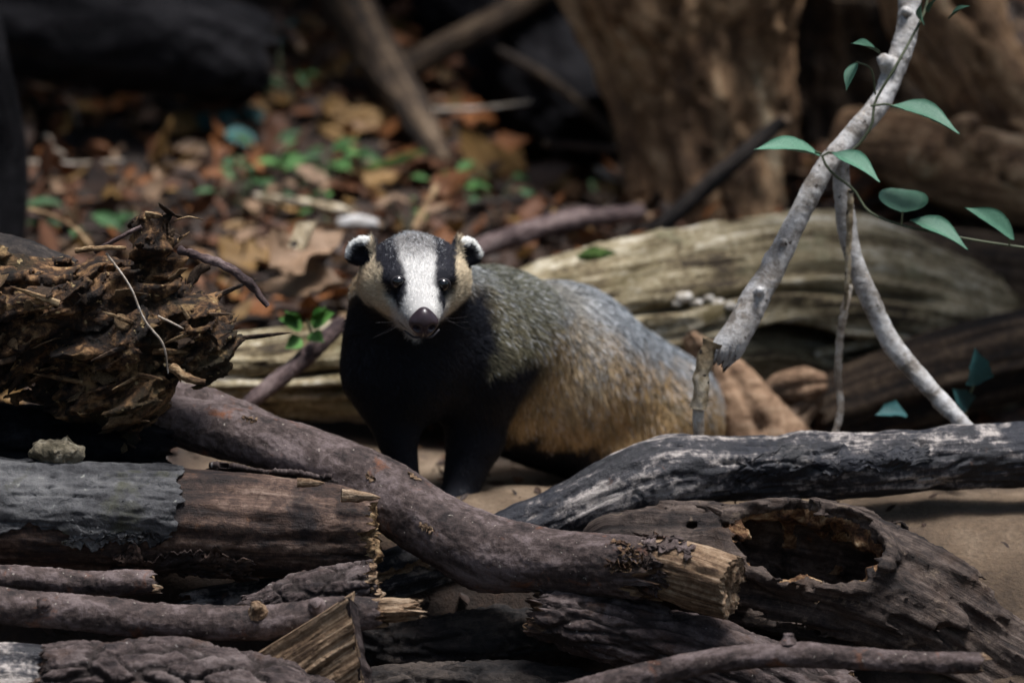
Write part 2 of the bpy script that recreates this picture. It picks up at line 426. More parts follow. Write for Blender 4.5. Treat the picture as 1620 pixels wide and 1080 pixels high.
MAT['white_bark'] = wood('white_bark', [(.25, (0.19, 0.1641, 0.1391)), (.45, (0.38, 0.3562, 0.3338)), (.7, (0.57, 0.5531, 0.5377))], (30, 18),
                         blotch=((.32, .25, .17), 22, .62, .74), specks=((.06, .045, .035), 105, .69, .73), bump=.6, rough=.7, tone=((.05, .035, .025), .6, .95))
MAT['buff_bark'] = wood('buff_bark', [(.25, (.16, .115, .065)), (.5, (.36, .285, .18)), (.75, (.56, .48, .36))], (25, 25),
                        specks=((.03, .02, .015), 75, .60, .66), bump=.6)
MAT['pale_twig'] = wood('pale_twig', [(.25, (.15, .11, .08)), (.5, (.34, .28, .22)), (.75, (.52, .47, .41))], (30, 30), bump=.5)
MAT['root_mass'] = wood('root_mass', [(.30, (0.008032, 0.005125, 0.00368)), (.47, (0.03442, 0.01845, 0.01012)), (.60, (0.1033, 0.0533, 0.02392)), (.78, (0.2983, 0.1692, 0.0782))], (34, 34),
                        blotch=((.030, .022, .008), 9, .52, .66), blotch2=((.30, .19, .085), 26, .58, .68), specks=((.38, .28, .14), 110, .68, .74), coord='object', bump=1.0, bumpd=.006)
MAT['flake_dark'] = wood('flake_dark', [(.3, (.018, .012, .009)), (.5, (.06, .036, .022)), (.8, (.16, .105, .065))], (60, 60), coord='object', bump=.8)
MAT['flake_tan'] = wood('flake_tan', [(.3, (.07, .038, .018)), (.5, (.20, .12, .058)), (.8, (.42, .30, .17))], (40, 120), coord='object', bump=.8)
MAT['fungus'] = wood('fungus', [(.3, (.06, .05, .03)), (.5, (.15, .125, .085)), (.8, (.27, .24, .18))], (40, 40), coord='object', bump=.8)
MAT['mushroom'] = wood('mushroom', [(.3, (.42, .37, .30)), (.6, (.68, .64, .58))], (40, 40), coord='object', bump=.3)
MAT['rot'] = wood('rot', [(.25, (.03, .014, .008)), (.45, (.12, .055, .024)), (.62, (.28, .17, .085)), (.82, (.50, .38, .24))], (30, 55), coord='object', bump=1.0, bumpd=.006)
MAT['leaf_big'] = wood('leaf_big', [(.25, (0.125, 0.06875, 0.0384)), (.5, (0.2937, 0.1812, 0.1088)), (.8, (0.475, 0.325, 0.2112))], (22, 70), coord='object', bump=.7, rough=.85, contrast=1.3, blotch=((.12, .065, .034), 16, .56, .70))
MAT['moss'] = wood('moss', [(.3, (.015, .03, .006)), (.6, (.06, .11, .02)), (.8, (.12, .18, .05))], (90, 90), coord='object', bump=1.0, rough=1)

def soil_mat():
    m, N, Lk, B = _mat('soil'); tc = N.new('ShaderNodeTexCoord'); vec = tc.outputs['Object']
    n1 = noise(N, Lk, vec, 9, 8, .65); n2 = noise(N, Lk, vec, 160, 5, .7); n3 = noise(N, Lk, vec, 2.2, 5, .6)
    dark = ramp(N, [(.3, (.010, .006, .004)), (.5, (.026, .014, .008)), (.7, (.060, .030, .016))]); Lk.new(n1.outputs['Fac'], dark.inputs['Fac'])
    sand = ramp(N, [(.3, (.085, .054, .030)), (.5, (.165, .112, .068)), (.7, (.27, .20, .135))]); Lk.new(n1.outputs['Fac'], sand.inputs['Fac'])
    at = N.new('ShaderNodeAttribute'); at.attribute_name = 'tone'
    ad = N.new('ShaderNodeMath'); ad.operation = 'MULTIPLY_ADD'; Lk.new(n3.outputs['Fac'], ad.inputs[0]); ad.inputs[1].default_value = .5; Lk.new(at.outputs['Fac'], ad.inputs[2])
    c = mixc(N, Lk, stepped(N, Lk, ad.outputs[0], .55, .85), dark.outputs['Color'], sand.outputs['Color'])
    g = ramp(N, [(.3, (.55, .55, .55)), (.7, (1.3, 1.3, 1.3))]); Lk.new(n2.outputs['Fac'], g.inputs['Fac'])
    c = mixc(N, Lk, .8, c, g.outputs['Color'], 'MULTIPLY'); Lk.new(c, B.inputs['Base Color']); B.inputs['Roughness'].default_value = .9
    bp = N.new('ShaderNodeBump'); bp.inputs['Strength'].default_value = .8; bp.inputs['Distance'].default_value = .006
    Lk.new(n2.outputs['Fac'], bp.inputs['Height']); Lk.new(bp.outputs[0], B.inputs['Normal'])
    return m
MAT['soil'] = soil_mat()

def leaf_mat(name, c0, c1, rough=.6, trans=.15, spec=.3, vein=True):
    m, N, Lk, B = _mat(name); tc = N.new('ShaderNodeTexCoord'); vec = tc.outputs['Object']
    oi = N.new('ShaderNodeObjectInfo')
    n1 = noise(N, Lk, vec, 45, 5, .65); r = ramp(N, [(.35, c0), (.65, c1)]); Lk.new(n1.outputs['Fac'], r.inputs['Fac'])
    v = N.new('ShaderNodeMapRange'); v.inputs[3].default_value = .6; v.inputs[4].default_value = 1.35; Lk.new(oi.outputs['Random'], v.inputs[0])
    mul = N.new('ShaderNodeMix'); mul.data_type = 'RGBA'; mul.blend_type = 'MULTIPLY'; mul.inputs[0].default_value = 1.0
    cb = N.new('ShaderNodeCombineColor')
    for k in range(3): Lk.new(v.outputs[0], cb.inputs[k])
    Lk.new(r.outputs['Color'], mul.inputs[6]); Lk.new(cb.outputs[0], mul.inputs[7])
    Lk.new(mul.outputs[2], B.inputs['Base Color']); B.inputs['Roughness'].default_value = rough; B.inputs['Specular IOR Level'].default_value = spec
    bp = N.new('ShaderNodeBump'); bp.inputs['Strength'].default_value = .4; bp.inputs['Distance'].default_value = .002
    Lk.new(n1.outputs['Fac'], bp.inputs['Height']); Lk.new(bp.outputs[0], B.inputs['Normal'])
    if trans:
        tr = N.new('ShaderNodeBsdfTranslucent'); Lk.new(mul.outputs[2], tr.inputs['Color'])
        ms = N.new('ShaderNodeMixShader'); ms.inputs[0].default_value = trans
        Lk.new(B.outputs[0], ms.inputs[1]); Lk.new(tr.outputs[0], ms.inputs[2]); Lk.new(ms.outputs[0], N['Material Output'].inputs['Surface'])
    return m
MAT['leaf_rust'] = leaf_mat('leaf_rust', (0.04588, 0.01776, 0.00814), (0.1406, 0.05476, 0.0222))
MAT['leaf_orange'] = leaf_mat('leaf_orange', (0.1332, 0.04588, 0.01406), (0.2368, 0.0925, 0.0296))
MAT['leaf_tan'] = leaf_mat('leaf_tan', (0.1615, 0.09775, 0.0561), (0.3145, 0.204, 0.1275))
MAT['leaf_ochre'] = leaf_mat('leaf_ochre', (0.1258, 0.0666, 0.01998), (0.2294, 0.1332, 0.0444))
MAT['leaf_dark'] = leaf_mat('leaf_dark', (0.01628, 0.00962, 0.0074), (0.0555, 0.03108, 0.02072))
MAT['leaf_vine'] = leaf_mat('leaf_vine', (.055, .15, .095), (.10, .225, .145), rough=.45, trans=.2, spec=.4)
MAT['leaf_green'] = leaf_mat('leaf_green', (.07, .20, .04), (.15, .34, .08), rough=.5, trans=.25)
MAT['leaf_sprout'] = leaf_mat('leaf_sprout', (.045, .125, .03), (.095, .22, .06), rough=.6, trans=.2)
MAT['leaf_herb'] = leaf_mat('leaf_herb', (0.028, 0.08, 0.028), (0.068, 0.144, 0.056), rough=.5, trans=.2)
MAT['leaf_teal'] = leaf_mat('leaf_teal', (.02, .075, .075), (.04, .12, .12), rough=.45, trans=.15)
MAT['vine_stem'] = leaf_mat('vine_stem', (.07, .085, .045), (.14, .155, .09), trans=0)

# ------------------------------------------------------------------ ground
def hgt(x, y):
    x = np.atleast_1d(np.asarray(x, float)); y = np.atleast_1d(np.asarray(y, float))
    q = np.stack([x, y, x * 0], 1)
    yl = .42 + .49 * (np.clip(x, -.6, .9) + .31)                 # line of the big weathered log
    D = np.interp(x, [-.6, -.31, .34, .9], [.0, .03, .15, .17])
    z = -np.interp(x, [-.5, .30, .42], [.34, .34, .15]) * sstep(-0.06, -0.40, y) - D * sstep(0.0, 1.0, (y + .02) / (yl - .12)) * sstep(yl + .34, yl + .04, y)
    z = z + 0.10 * np.maximum(0, y - 0.8) + 0.16 * np.maximum(0, y - 2.0)
    z = z + 0.028 * fbm(q * 2.3, 3, 31) * sstep(.25, .9, y) + 0.006 * fbm(q * 11, 3, 5)
    z = z - 0.22 * np.exp(-(((x - .10) / .17) ** 2 + ((y - 1.75) / .30) ** 2))      # hollow beside the stump
    return z

gx = np.r_[np.linspace(-16, -1.8, 26)[:-1], np.linspace(-1.8, 1.8, 241), np.linspace(1.8, 16, 26)[1:]]
gy = np.r_[np.linspace(-10, -1.0, 18)[:-1], np.linspace(-1.0, 3.2, 261), np.linspace(3.2, 22, 30)[1:]]
GX, GY = np.meshgrid(gx, gy, indexing='ij'); X = GX.ravel(); Y = GY.ravel()
sandy = sstep(.62, .30, Y) * sstep(-.55, -.32, X) * np.maximum(sstep(-.16, -.06, Y), sstep(.40, .52, X) * sstep(-.42, -.25, Y)) * (1 - .8 * sstep(.25, .32, X) * sstep(.05, .12, Y))
gv = np.stack([X, Y, hgt(X, Y)], 1)
gf = grid_faces(len(gx), len(gy))
put(mobj('forest_floor', gv, gf, MAT['soil'], None, {'tone': sandy * (.6 - .07 * sstep(.38, .5, X))}), kind='structure')

def ground_at(px, py):
    """the point of the ground seen at a photo pixel"""
    lo, hi = -1.0, 6.0
    for _ in range(40):
        mid = (lo + hi) / 2; p = P(px, py, mid)
        if p[2] > hgt(p[0], p[1])[0]: lo = mid
        else: hi = mid
    return P(px, py, lo)

# unseen boughs of the wood all round, added to block all but the overhead sky
def canopy():
    rg = np.random.default_rng(77); vs = []; k = 0
    while len(vs) < 2600:
        az = rg.uniform(-math.pi, math.pi); el = math.asin(rg.uniform(-.02, .98))
        top = rad(58) + rad(18) * max(0, math.cos(az - rad(-40)))          # az from +y towards +x: thicker behind on the left to darken that side
        if el > top + rad(8) * rg.normal(): continue
        r = rg.uniform(10, 14); c = np.array([math.sin(az) * math.cos(el), math.cos(az) * math.cos(el), math.sin(el)]) * r
        if c[2] < .3: continue
        a = np.linspace(0, 2 * math.pi, 7)[:-1]; R3 = np.array(Matrix.Rotation(rg.uniform(0, 6), 3, 'Z') @ Matrix.Rotation(rg.uniform(-1.2, 1.2), 3, 'X') @ Matrix.Rotation(rg.uniform(-1.2, 1.2), 3, 'Y'))
        q = np.stack([np.cos(a), np.sin(a) * .6, .15 * np.cos(2 * a)], 1) * rg.uniform(.35, .9) * (1 + .25 * rg.normal(size=(6, 1)))
        vs.append(c + q @ R3.T)
    v = np.concatenate(vs); f = np.arange(len(v)).reshape(-1, 6)
    put(mobj('forest_canopy', v, f, MAT['leaf_herb'], None, None, False), 'unseen leafy boughs of the surrounding wood, added to block side light', 'foliage', None, 'stuff')
canopy()
def shade_bough():  # unseen leaf mass added overhead to keep sun off the back and left
    rg = np.random.default_rng(78); vs = []
    for k in range(2600):
        x = rg.uniform(-2.4, 1.6); y = rg.uniform(.5, 3.2); z = rg.uniform(1.15, 1.9)
        right = x > .68 and y < 1.3  # patch that shades the right end of the weathered log
        if y < (1.28 + .35 * max(0, x + .9) if x > -.85 else .95) and not right: continue
        if x > -.05 + .2 * rg.normal() and y < 2.0 and not right: continue
        if x > .25 and 1.2 < y < 2.4: continue
        a = np.linspace(0, 2 * math.pi, 9)[:-1]; R3 = np.array(Matrix.Rotation(rg.uniform(0, 6), 3, 'Z') @ Matrix.Rotation(rg.normal() * .5, 3, 'X'))
        q = np.stack([np.cos(a), np.sin(a) * .45, .12 * np.cos(2 * a)], 1) * rg.uniform(.07, .16)
        vs.append(np.array([x, y, z]) + q @ R3.T)
    v = np.concatenate(vs); put(mobj('added_shade_foliage', v, np.arange(len(v)).reshape(-1, 8), MAT['leaf_herb'], None, None, False), 'low leafy boughs added out of view to shade the ground at the back and right', 'foliage', None, 'stuff')
shade_bough()

# ------------------------------------------------------------------ surface reliefs
def d_smooth(amp=.004):
    def f(g, s, t, r):
        warts = np.clip(pn(g * 55, 3) - .55, 0, 1) * .006
        crack = np.clip(ridged(g * np.array([60, 14, 14]), 1, 8) - .93, 0, 1) * -.012
        return amp * fbm(g * np.array([9, 16, 16]), 3, 1) + .0010 * fbm(g * 150, 2, 2) + warts + crack, np.clip(warts * 120, 0, 1)
    return f

def d_char(g, s, t, r):
    cr = np.clip(ridged(g * np.array([7, 42, 42]), 2, 4) - .72, 0, 1) / .28
    pit = np.clip(pn(g * np.array([16, 34, 34]), 9) - .35, 0, 1)
    return .007 * fbm(g * np.array([6, 18, 18]), 4, 1) + .0018 * fbm(g * np.array([25, 130, 130]), 3, 2) - .008 * cr ** 2 - .010 * pit, np.clip(cr ** 2 + pit * 1.6, 0, 1)

def d_plates(sc_=(20, 42), depth=.008):
    def f(g, s, t, r):
        q = g * np.array([sc_[0], sc_[1], sc_[1]]); q = q + .45 * np.stack([pn(q * .9, 21), pn(q * .9, 22), pn(q * .9, 23)], 1)
        f1, f2, cid = worley(q, 4); gap = 1 - sstep(.02, .22, f2 - f1)
        f1b, f2b, cb = worley(q * 2.4, 6); gap2 = 1 - sstep(.02, .25, f2b - f1b)
        return .006 * fbm(g * 9, 3, 2) + depth * (cid - .5) * .8 - depth * gap - depth * .3 * gap2 + .0012 * fbm(g * 140, 3, 7), np.clip(gap + .35 * gap2, 0, 1)
    return f

def d_bare(g, s, t, r):
    a = fbm(g * np.array([4, 26, 26]), 4, 1); cr = np.clip(ridged(g * np.array([5, 38, 38]), 2, 4) - .75, 0, 1) * 4
    return .006 * a + .0014 * fbm(g * np.array([30, 140, 140]), 3, 2) - .005 * cr ** 2, np.clip(cr ** 2, 0, 1)

def d_weather(amp=1.0):
    def f(g, s, t, r):
        a = fbm(g * np.array([1.1, 26, 26]), 4, 1)
        ter = np.floor(a * 4.0) / 4.0 * .6 + a * .4
        cr = np.clip(ridged(g * np.array([.8, 20, 20]), 2, 4) - .76, 0, 1) * 4.2
        return amp * (.015 * ter + .003 * fbm(g * np.array([6, 110, 110]), 3, 2) - .024 * cr ** 1.5), np.clip(cr ** 1.5, 0, 1)
    return f

def d_stump(g, s, t, r):
    a = fbm(g * np.array([3.5, 9, 9]), 5, 1); cr = np.clip(ridged(g * np.array([3.2, 11, 11]), 3, 4) - .72, 0, 1) * 3.6
    return .035 * a + .006 * fbm(g * np.array([10, 50, 50]), 3, 2) - .035 * cr ** 1.4, np.clip(cr ** 1.4, 0, 1)

def d_white(g, s, t, r):
    knob = np.clip(pn(g * 38, 3) - .5, 0, 1) * .008
    return .0022 * fbm(g * 22, 3, 1) + .0006 * fbm(g * 180, 2, 2) + knob, np.clip(knob * 90, 0, 1)

def add_log(name, path, label, cat, mat, disp, n=220, nr=72, jag=(0, 0), caps=('tan_wood', 'tan_wood'), spike=.012, seed=1, skin='bark', group=None, depth=0.0):
    L = Limb(path, n, seed=seed)
    base = L.c[len(L.c) // 2].copy(); base[2] -= L.r[len(L.c) // 2]
    t = thing(name, base, label, cat, group)
    o, V, G = limb_body(skin, L, nr, disp, MAT[mat], t, jag[0], jag[1])
    if caps[0]: limb_cap('broken_end', L, V, G, 0, MAT[caps[0]], t, spike=spike, depth=depth)
    if caps[1]: limb_cap('broken_end', L, V, G, 1, MAT[caps[1]], t, spike=spike, depth=depth)
    return t, L

def knot(L, s, th, rr, h, parent, mat, name='knot', seed=0):
    """a small branch stub standing on a limb"""
    c = L.at(np.array([s]), np.array([th]), np.array([L.rad(s) * .9]))[0]
    k = int(np.argmin(abs(L.s - s))); d = math.cos(th) * L.e1[k] + math.sin(th) * L.e2[k]
    q = Limb([list(c) + [rr * 1.5], list(c + d * h * .5) + [rr], list(c + d * h * .9) + [rr * .8], list(c + d * h) + [rr * .45], list(c + d * h * 1.0) + [rr * .01]], 14, True, seed)
    def dd(g, s_, t_, r_): return rr * .35 * fbm(g * (1.2 / rr), 2, seed), r_ * 0
    o, V, G = limb_body(name, q, 12, dd, MAT[mat], parent, 0, 0)
    return o

# ------------------------------------------------------------------ FOREGROUND WOOD PILE
# the long smooth-barked log that crosses in front of the animal
main_path = [(190, 645, -.05, 38), (300, 670, -.07, 42), (400, 694, -.09, 44), (500, 730, -.12, 50), (600, 776, -.15, 55), (700, 836, -.20, 57),
             (780, 872, -.235, 57), (880, 889, -.27, 54), (960, 893, -.295, 51), (1035, 902, -.32, 48)]
L = Limb(main_path, 420, seed=2)
main = thing('fallen_log', L.c[200] - np.array([0, 0, L.r[200]]), 'long smooth grey brown log crossing in front of the badger, snapped at its right end', 'log')
_ds = d_smooth(.0045)
def d_main(g, s, t, r):
    dr, tone = _ds(g, s, t, r)
    b = np.exp(-((s - L.len * .70) / .035) ** 2) * np.clip(np.cos(t - 2.6), 0, 1) * .012
    e = sstep(L.len - .05, L.len, s)
    return dr + b + e * .006 * fbm(g * np.array([40, 90, 90]), 3, 9), np.clip(tone + e * (.6 + .6 * pn(g * 60, 4)), 0, 1)
o, V, G = limb_body('bark', L, 110, d_main, MAT['smooth_bark'], main, 0, .045, 8)
limb_cap('torn_wood', L, V, G, 1, MAT['dark_break'], main, 10, .016, 0, 50)
limb_cap('broken_end', L, V, G, 0, MAT['tan_wood'], main, 6, .01)
# the pale tongue of bare wood beyond the torn bark
Lt = Limb([(1000, 897, -.31, 38), (1055, 906, -.33, 49), (1100, 918, -.345, 52), (1155, 934, -.365, 50)], 190, seed=3)
def d_tongue(g, s, t, r):
    flat = -.30 * r * np.clip(np.cos(t + 1.9), 0, 1) ** 2 + .12 * r * np.clip(np.cos(t - .1), 0, 1)
    cr = np.clip(ridged(g * np.array([6, 70, 70]), 2, 3) - .78, 0, 1) * 4
    return flat + .003 * fbm(g * np.array([8, 50, 50]), 4, 2) + .0014 * fbm(g * np.array([30, 200, 200]), 3, 5) - .004 * cr, np.clip(cr, 0, 1)
o, V, G = limb_body('bare_tip', Lt, 96, d_tongue, MAT['tan_wood'], main, 0, .012, 6)
limb_cap('splintered_face', Lt, V, G, 1, MAT['tan_wood'], main, 10, .005, .003, 60)
for k, th in enumerate((-2.3, -1.7, -1.15, -.5, .1, .8)):
    sheet('bark_strip', Lt, Lt.len * .18, Lt.len * (.34, .44, .36, .62, .40, .55)[k], th, th + (.5, .35, .45, .4, .6, .5)[k], .001, .0022, MAT['smooth_bark'], main, 26, 12, .010, .003, seed=60 + k, disp=d_tongue)
for k in range(14):      # curled bark scraps where it snapped
    th = random.uniform(-1.6, 1.9); s = L.len - random.uniform(-.006, .034)
    w = random.uniform(.12, .26)
    sheet('bark_scrap', L, s - random.uniform(.008, .02), s + random.uniform(.004, .012), th, th + w, random.uniform(.001, .006), .0016, MAT['dark_break' if k % 3 else 'smooth_bark'], main, 8, 7, .006, random.uniform(.002, .008), seed=k)
for s, th in ((.33, .9), (.46, -1.0), (.60, -1.4), (.22, -.6), (.52, -.2)):
    sheet('bark_scar', L, L.len * s, L.len * s + random.uniform(.012, .03), th, th + .14, .0005, .0015, MAT['tan_wood'], main, 10, 6, .005, .001, seed=int(s * 100), disp=d_main)
# flat grey log end lying along the upper left of it
add_log('short_log', [(225, 612, .03, 22), (300, 640, .02, 32), (380, 662, .0, 30), (450, 686, -.02, 18)], 'short grey weathered log end lying against the upper left of the crossing log', 'log',
        'smooth_bark', d_smooth(.006), 90, 48, (.02, .02), seed=9)

# the charred log that the crossing log rests on
t, Lc = add_log('charred_log', [(300, 972, -.19, 34), (420, 948, -.17, 37), (560, 922, -.15, 41), (680, 893, -.125, 43), (780, 862, -.11, 44), (870, 822, -.095, 46), (960, 780, -.08, 52), (1040, 752, -.065, 60),
                (1090, 744, -.06, 58), (1180, 742, -.05, 49), (1300, 736, -.045, 49), (1450, 728, -.035, 49), (1620, 720, -.025, 48), (1760, 714, -.015, 47)],
                'blackened bent log with pale grey streaks running under the crossing log to the right', 'log', 'charred', d_char, 560, 100, (.03, .0), ('dark_break', 'dark_break'), seed=4)
sheet('bark_strip', Lc, Lc.len * .16, Lc.len * .25, -1.25, -1.0, .001, .003, MAT['tan_wood'], t, 40, 8, .006, .003, seed=5, disp=d_char)
sheet('bark_strip', Lc, Lc.len * .60, Lc.len * .80, -1.5, -.75, .0, .003, MAT['charred'], t, 70, 22, .012, .003, seed=8, disp=d_char)

# thick peeling log on the left
t, Ll = add_log('peeling_log', [(-90, 812, -.20, 84), (0, 815, -.20, 84), (150, 820, -.20, 84), (300, 826, -.20, 84), (430, 834, -.205, 82), (530, 838, -.21, 72), (588, 840, -.215, 54)],
                'thick brown log at the left with a sheet of grey bark peeling off it', 'log', 'bare_brown', d_bare, 300, 110, (0, .02), ('dark_break', 'flake_tan'), seed=5, skin='bare_wood')
sb_ = Ll.len; fx = lambda px: sb_ * (px + 90) / 678.0
sheet('grey_bark', Ll, 0, fx(285), -1.45, .55, .002, .0028, MAT['grey_bark'], t, 130, 80, .011, .0015, seed=1, disp=d_bare)
sheet('grey_bark', Ll, fx(110), fx(270), -1.75, -1.35, .002, .0025, MAT['grey_bark'], t, 60, 20, .012, .0015, seed=2, disp=d_bare)
sheet('brown_bark', Ll, fx(200), fx(405), -2.5, -1.82, .002, .004, MAT['bare_brown'], t, 80, 30, .016, .003, seed=3, disp=d_bare)
sheet('brown_bark', Ll, fx(330), fx(520), .35, .9, .003, .006, MAT['plate_bark'], t, 60, 20, .014, .003, seed=6, disp=d_bare)
# pale splinter at its end
def splinter(name, a, b, w, parent, mat, seed=0, th=.3):
    a = np.array(a); b = np.array(b)
    q = Limb([list(a) + [w], list(a * .6 + b * .4) + [w * .9], list(a * .2 + b * .8) + [w * .5], list(b) + [w * .08]], 14, True, seed)
    def dd(g, s, t, r): return -r * (1 - th) * np.abs(np.sin(t)) + r * .25 * pn(g * (1 / w), seed), r * 0
    return limb_body(name, q, 12, dd, MAT[mat], parent)[0]
splinter('splinter', P(540, 783, -.25), P(602, 787, -.24), .008, t, 'tan_wood', 2)
splinter('splinter', P(470, 763, -.25), P(514, 764, -.25), .006, t, 'tan_wood', 3)

# stub behind, long thin branch, bark chunk, wedge
add_log('short_stick', [(-60, 912, -.30, 21), (40, 914, -.30, 21), (130, 920, -.30, 21), (190, 920, -.31, 22), (243, 921, -.31, 17)], 'short thick stick with a snapped pale tip below the peeling log', 'stick', 'smooth_bark', d_smooth(.004), 120, 48, (0, .02), seed=6)
t, Lb = add_log('long_branch', [(-80, 950, -.385, 27), (0, 957, -.385, 28), (120, 968, -.385, 28), (240, 982, -.385, 28), (340, 986, -.385, 28), (430, 984, -.385, 29), (510, 972, -.385, 30), (565, 969, -.385, 27), (600, 969, -.385, 25)],
                'long thin brown branch along the lower left with a splintered pale end', 'branch', 'smooth_bark', d_smooth(.0035), 300, 64, (0, .012), ('dark_break', 'dark_break'), seed=7)
Lt2 = Limb([(585, 969, -.385, 18), (620, 968, -.385, 20), (650, 967, -.385, 18)], 70, seed=12)
def d_splint(g, s, t, r):
    k = np.floor(t * 4.0); return r * .35 * np.sin(k * 12.9) * .6 + .004 * fbm(g * np.array([12, 120, 120]), 3, 3), np.clip(.5 + .5 * np.sin(k * 7.7), 0, 1) * .4
o, V, G = limb_body('splintered_tip', Lt2, 80, d_splint, MAT['tan_wood'], t, 0, .03, 14)
limb_cap('splintered_face', Lt2, V, G, 1, MAT['tan_wood'], t, 6, .012, 0, 120)
knot(Lb, Lb.len * .72, -.5, .008, .014, t, 'tan_wood', seed=3); knot(Lb, Lb.len * .86, -.7, .008, .010, t, 'smooth_bark', seed=4); knot(Lb, Lb.len * .22, -.9, .007, .007, t, 'smooth_bark', seed=6)

add_log('cracked_log', [(395, 962, -.30, 26), (450, 950, -.30, 34), (520, 932, -.30, 38), (590, 920, -.30, 36)], 'short log chunk with cracked scaly bark behind the splintered branch end', 'log', 'plate_bark', d_plates((30, 60), .0035), 140, 80, (.02, .02), seed=8)

def slab(name, corners, depth_vec, mat, parent, n=60, rel=.006, seed=0, stretch=(5, 50)):
    """a split piece of wood: bilinear front face (4 corners), pushed back by depth_vec"""
    c = [np.array(q) for q in corners]; u = np.linspace(0, 1, n); U, W = np.meshgrid(u, u, indexing='ij'); U = U.ravel()[:, None]; W = W.ravel()[:, None]
    p = (c[0] * (1 - U) + c[1] * U) * (1 - W) + (c[3] * (1 - U) + c[2] * U) * W
    ax = (c[1] - c[0]) / np.linalg.norm(c[1] - c[0]); ay = c[3] - c[0]; ay = ay - ax * (ay @ ax); hl = np.linalg.norm(ay); ay /= hl
    nn = np.cross(ax, ay); dv = np.array(depth_vec)
    if nn @ dv > 0: nn = -nn
    g = np.stack([(p - c[0]) @ ax + seed, (p - c[0]) @ ay, np.zeros(len(p))], 1)
    h = rel * fbm(g * np.array([stretch[0], stretch[1], 1]), 4, seed) + rel * .3 * fbm(g * np.array([20, 160, 1]), 3, seed + 4)
    h = np.floor(h / rel * 3) / 3 * rel * .5 + h * .5
    top = p + nn * h[:, None]; back = p + dv * (1 + .1 * pn(g * 20, 3))[:, None]
    m = n * n; f = grid_faces(n, n); ring = np.r_[np.arange(n), np.arange(1, n) * n + n - 1, (n - 1) * n + np.arange(n - 2, -1, -1), np.arange(n - 2, 0, -1) * n]
    q = np.roll(ring, -1); side = np.stack([ring, ring + m, q + m, q], 1)
    return mobj(name, np.concatenate([top, back]), np.concatenate([f, f[:, ::-1] + m, side]), MAT[mat], parent,
                {'grain': np.concatenate([g, g + np.array([0, 0, .05])]), 'tone': np.zeros(2 * m)})

w = thing('split_wedge', P(500, 1085, -.42), 'wedge of split tan firewood standing at the bottom of the pile', 'firewood')
slab('split_face', [P(398, 1040, -.44), P(551, 944, -.43), P(584, 1140, -.44), P(420, 1150, -.45)], (.005, .05, -.01), 'tan_wood', w, 90, .006, 3)
slab('bark_side', [P(551, 944, -.43), P(566, 958, -.40), P(600, 1140, -.40), P(584, 1140, -.44)], (-.012, .004, -.004), 'plate_bark', w, 40, .004, 4)
# bottom left scaly logs
add_log('scaly_log', [(70, 1078, -.46, 58), (160, 1074, -.455, 64), (280, 1078, -.45, 66), (400, 1098, -.45, 66), (520, 1135, -.45, 60)], 'thick log with flaking scaly bark along the bottom left edge', 'log', 'plate_bark', d_plates((20, 46), .0055), 260, 110, (.02, .02), ('bare_brown', 'dark_break'), seed=10, spike=.02)
add_log('dark_log', [(-120, 1075, -.44, 64), (-20, 1074, -.44, 62), (60, 1078, -.44, 58), (130, 1084, -.43, 48)], 'dark weathered log end in the bottom left corner', 'log', 'charred', d_bare, 160, 80, (0, .02), ('dark_break', 'dark_break'), seed=11)
# scaly log under the snapped end
add_log('flaking_log', [(850, 968, -.30, 42), (930, 985, -.305, 55), (1050, 1022, -.315, 64), (1170, 1062, -.325, 66), (1330, 1120, -.34, 62)], 'flaking dark brown log slanting down below the snapped end', 'log', 'plate_bark', d_plates((10, 46), .006), 260, 100, (.03, .02), ('dark_break', 'dark_break'), seed=13)
add_log('gap_shade_log', [(560, 1000, -.20, 50), (680, 1020, -.20, 56), (800, 1012, -.20, 56), (930, 1000, -.19, 50)], 'blackish log added as shade deep in the gap at the bottom centre', 'log', 'dark_wood', d_plates((14, 40), .006), 160, 70, (.02, .02), ('dark_break', 'dark_break'), seed=45)  # this and the next dark log are added to blacken the open gap
add_log('gap_shade_log', [(540, 1110, -.30, 46), (680, 1090, -.30, 50), (820, 1088, -.30, 50), (930, 1110, -.30, 46)], 'dark log added as shade at the very bottom edge right of the wedge', 'log', 'dark_wood', d_plates((14, 40), .006), 160, 70, (.02, .02), ('dark_break', 'dark_break'), seed=46)
# thin branch at the bottom right
t, Lq = add_log('bottom_branch', [(880, 1102, -.50, 20), (960, 1082, -.50, 20), (1060, 1058, -.50, 21), (1150, 1042, -.50, 20), (1270, 1035, -.50, 20), (1400, 1044, -.50, 19), (1500, 1047, -.50, 17), (1553, 1047, -.50, 15)],
                'thin dark brown branch lying across the bottom right edge', 'branch', 'smooth_bark', d_smooth(.003), 240, 48, (0, .01), seed=14)
knot(Lq, Lq.len * .55, .2, .007, .012, t, 'smooth_bark')

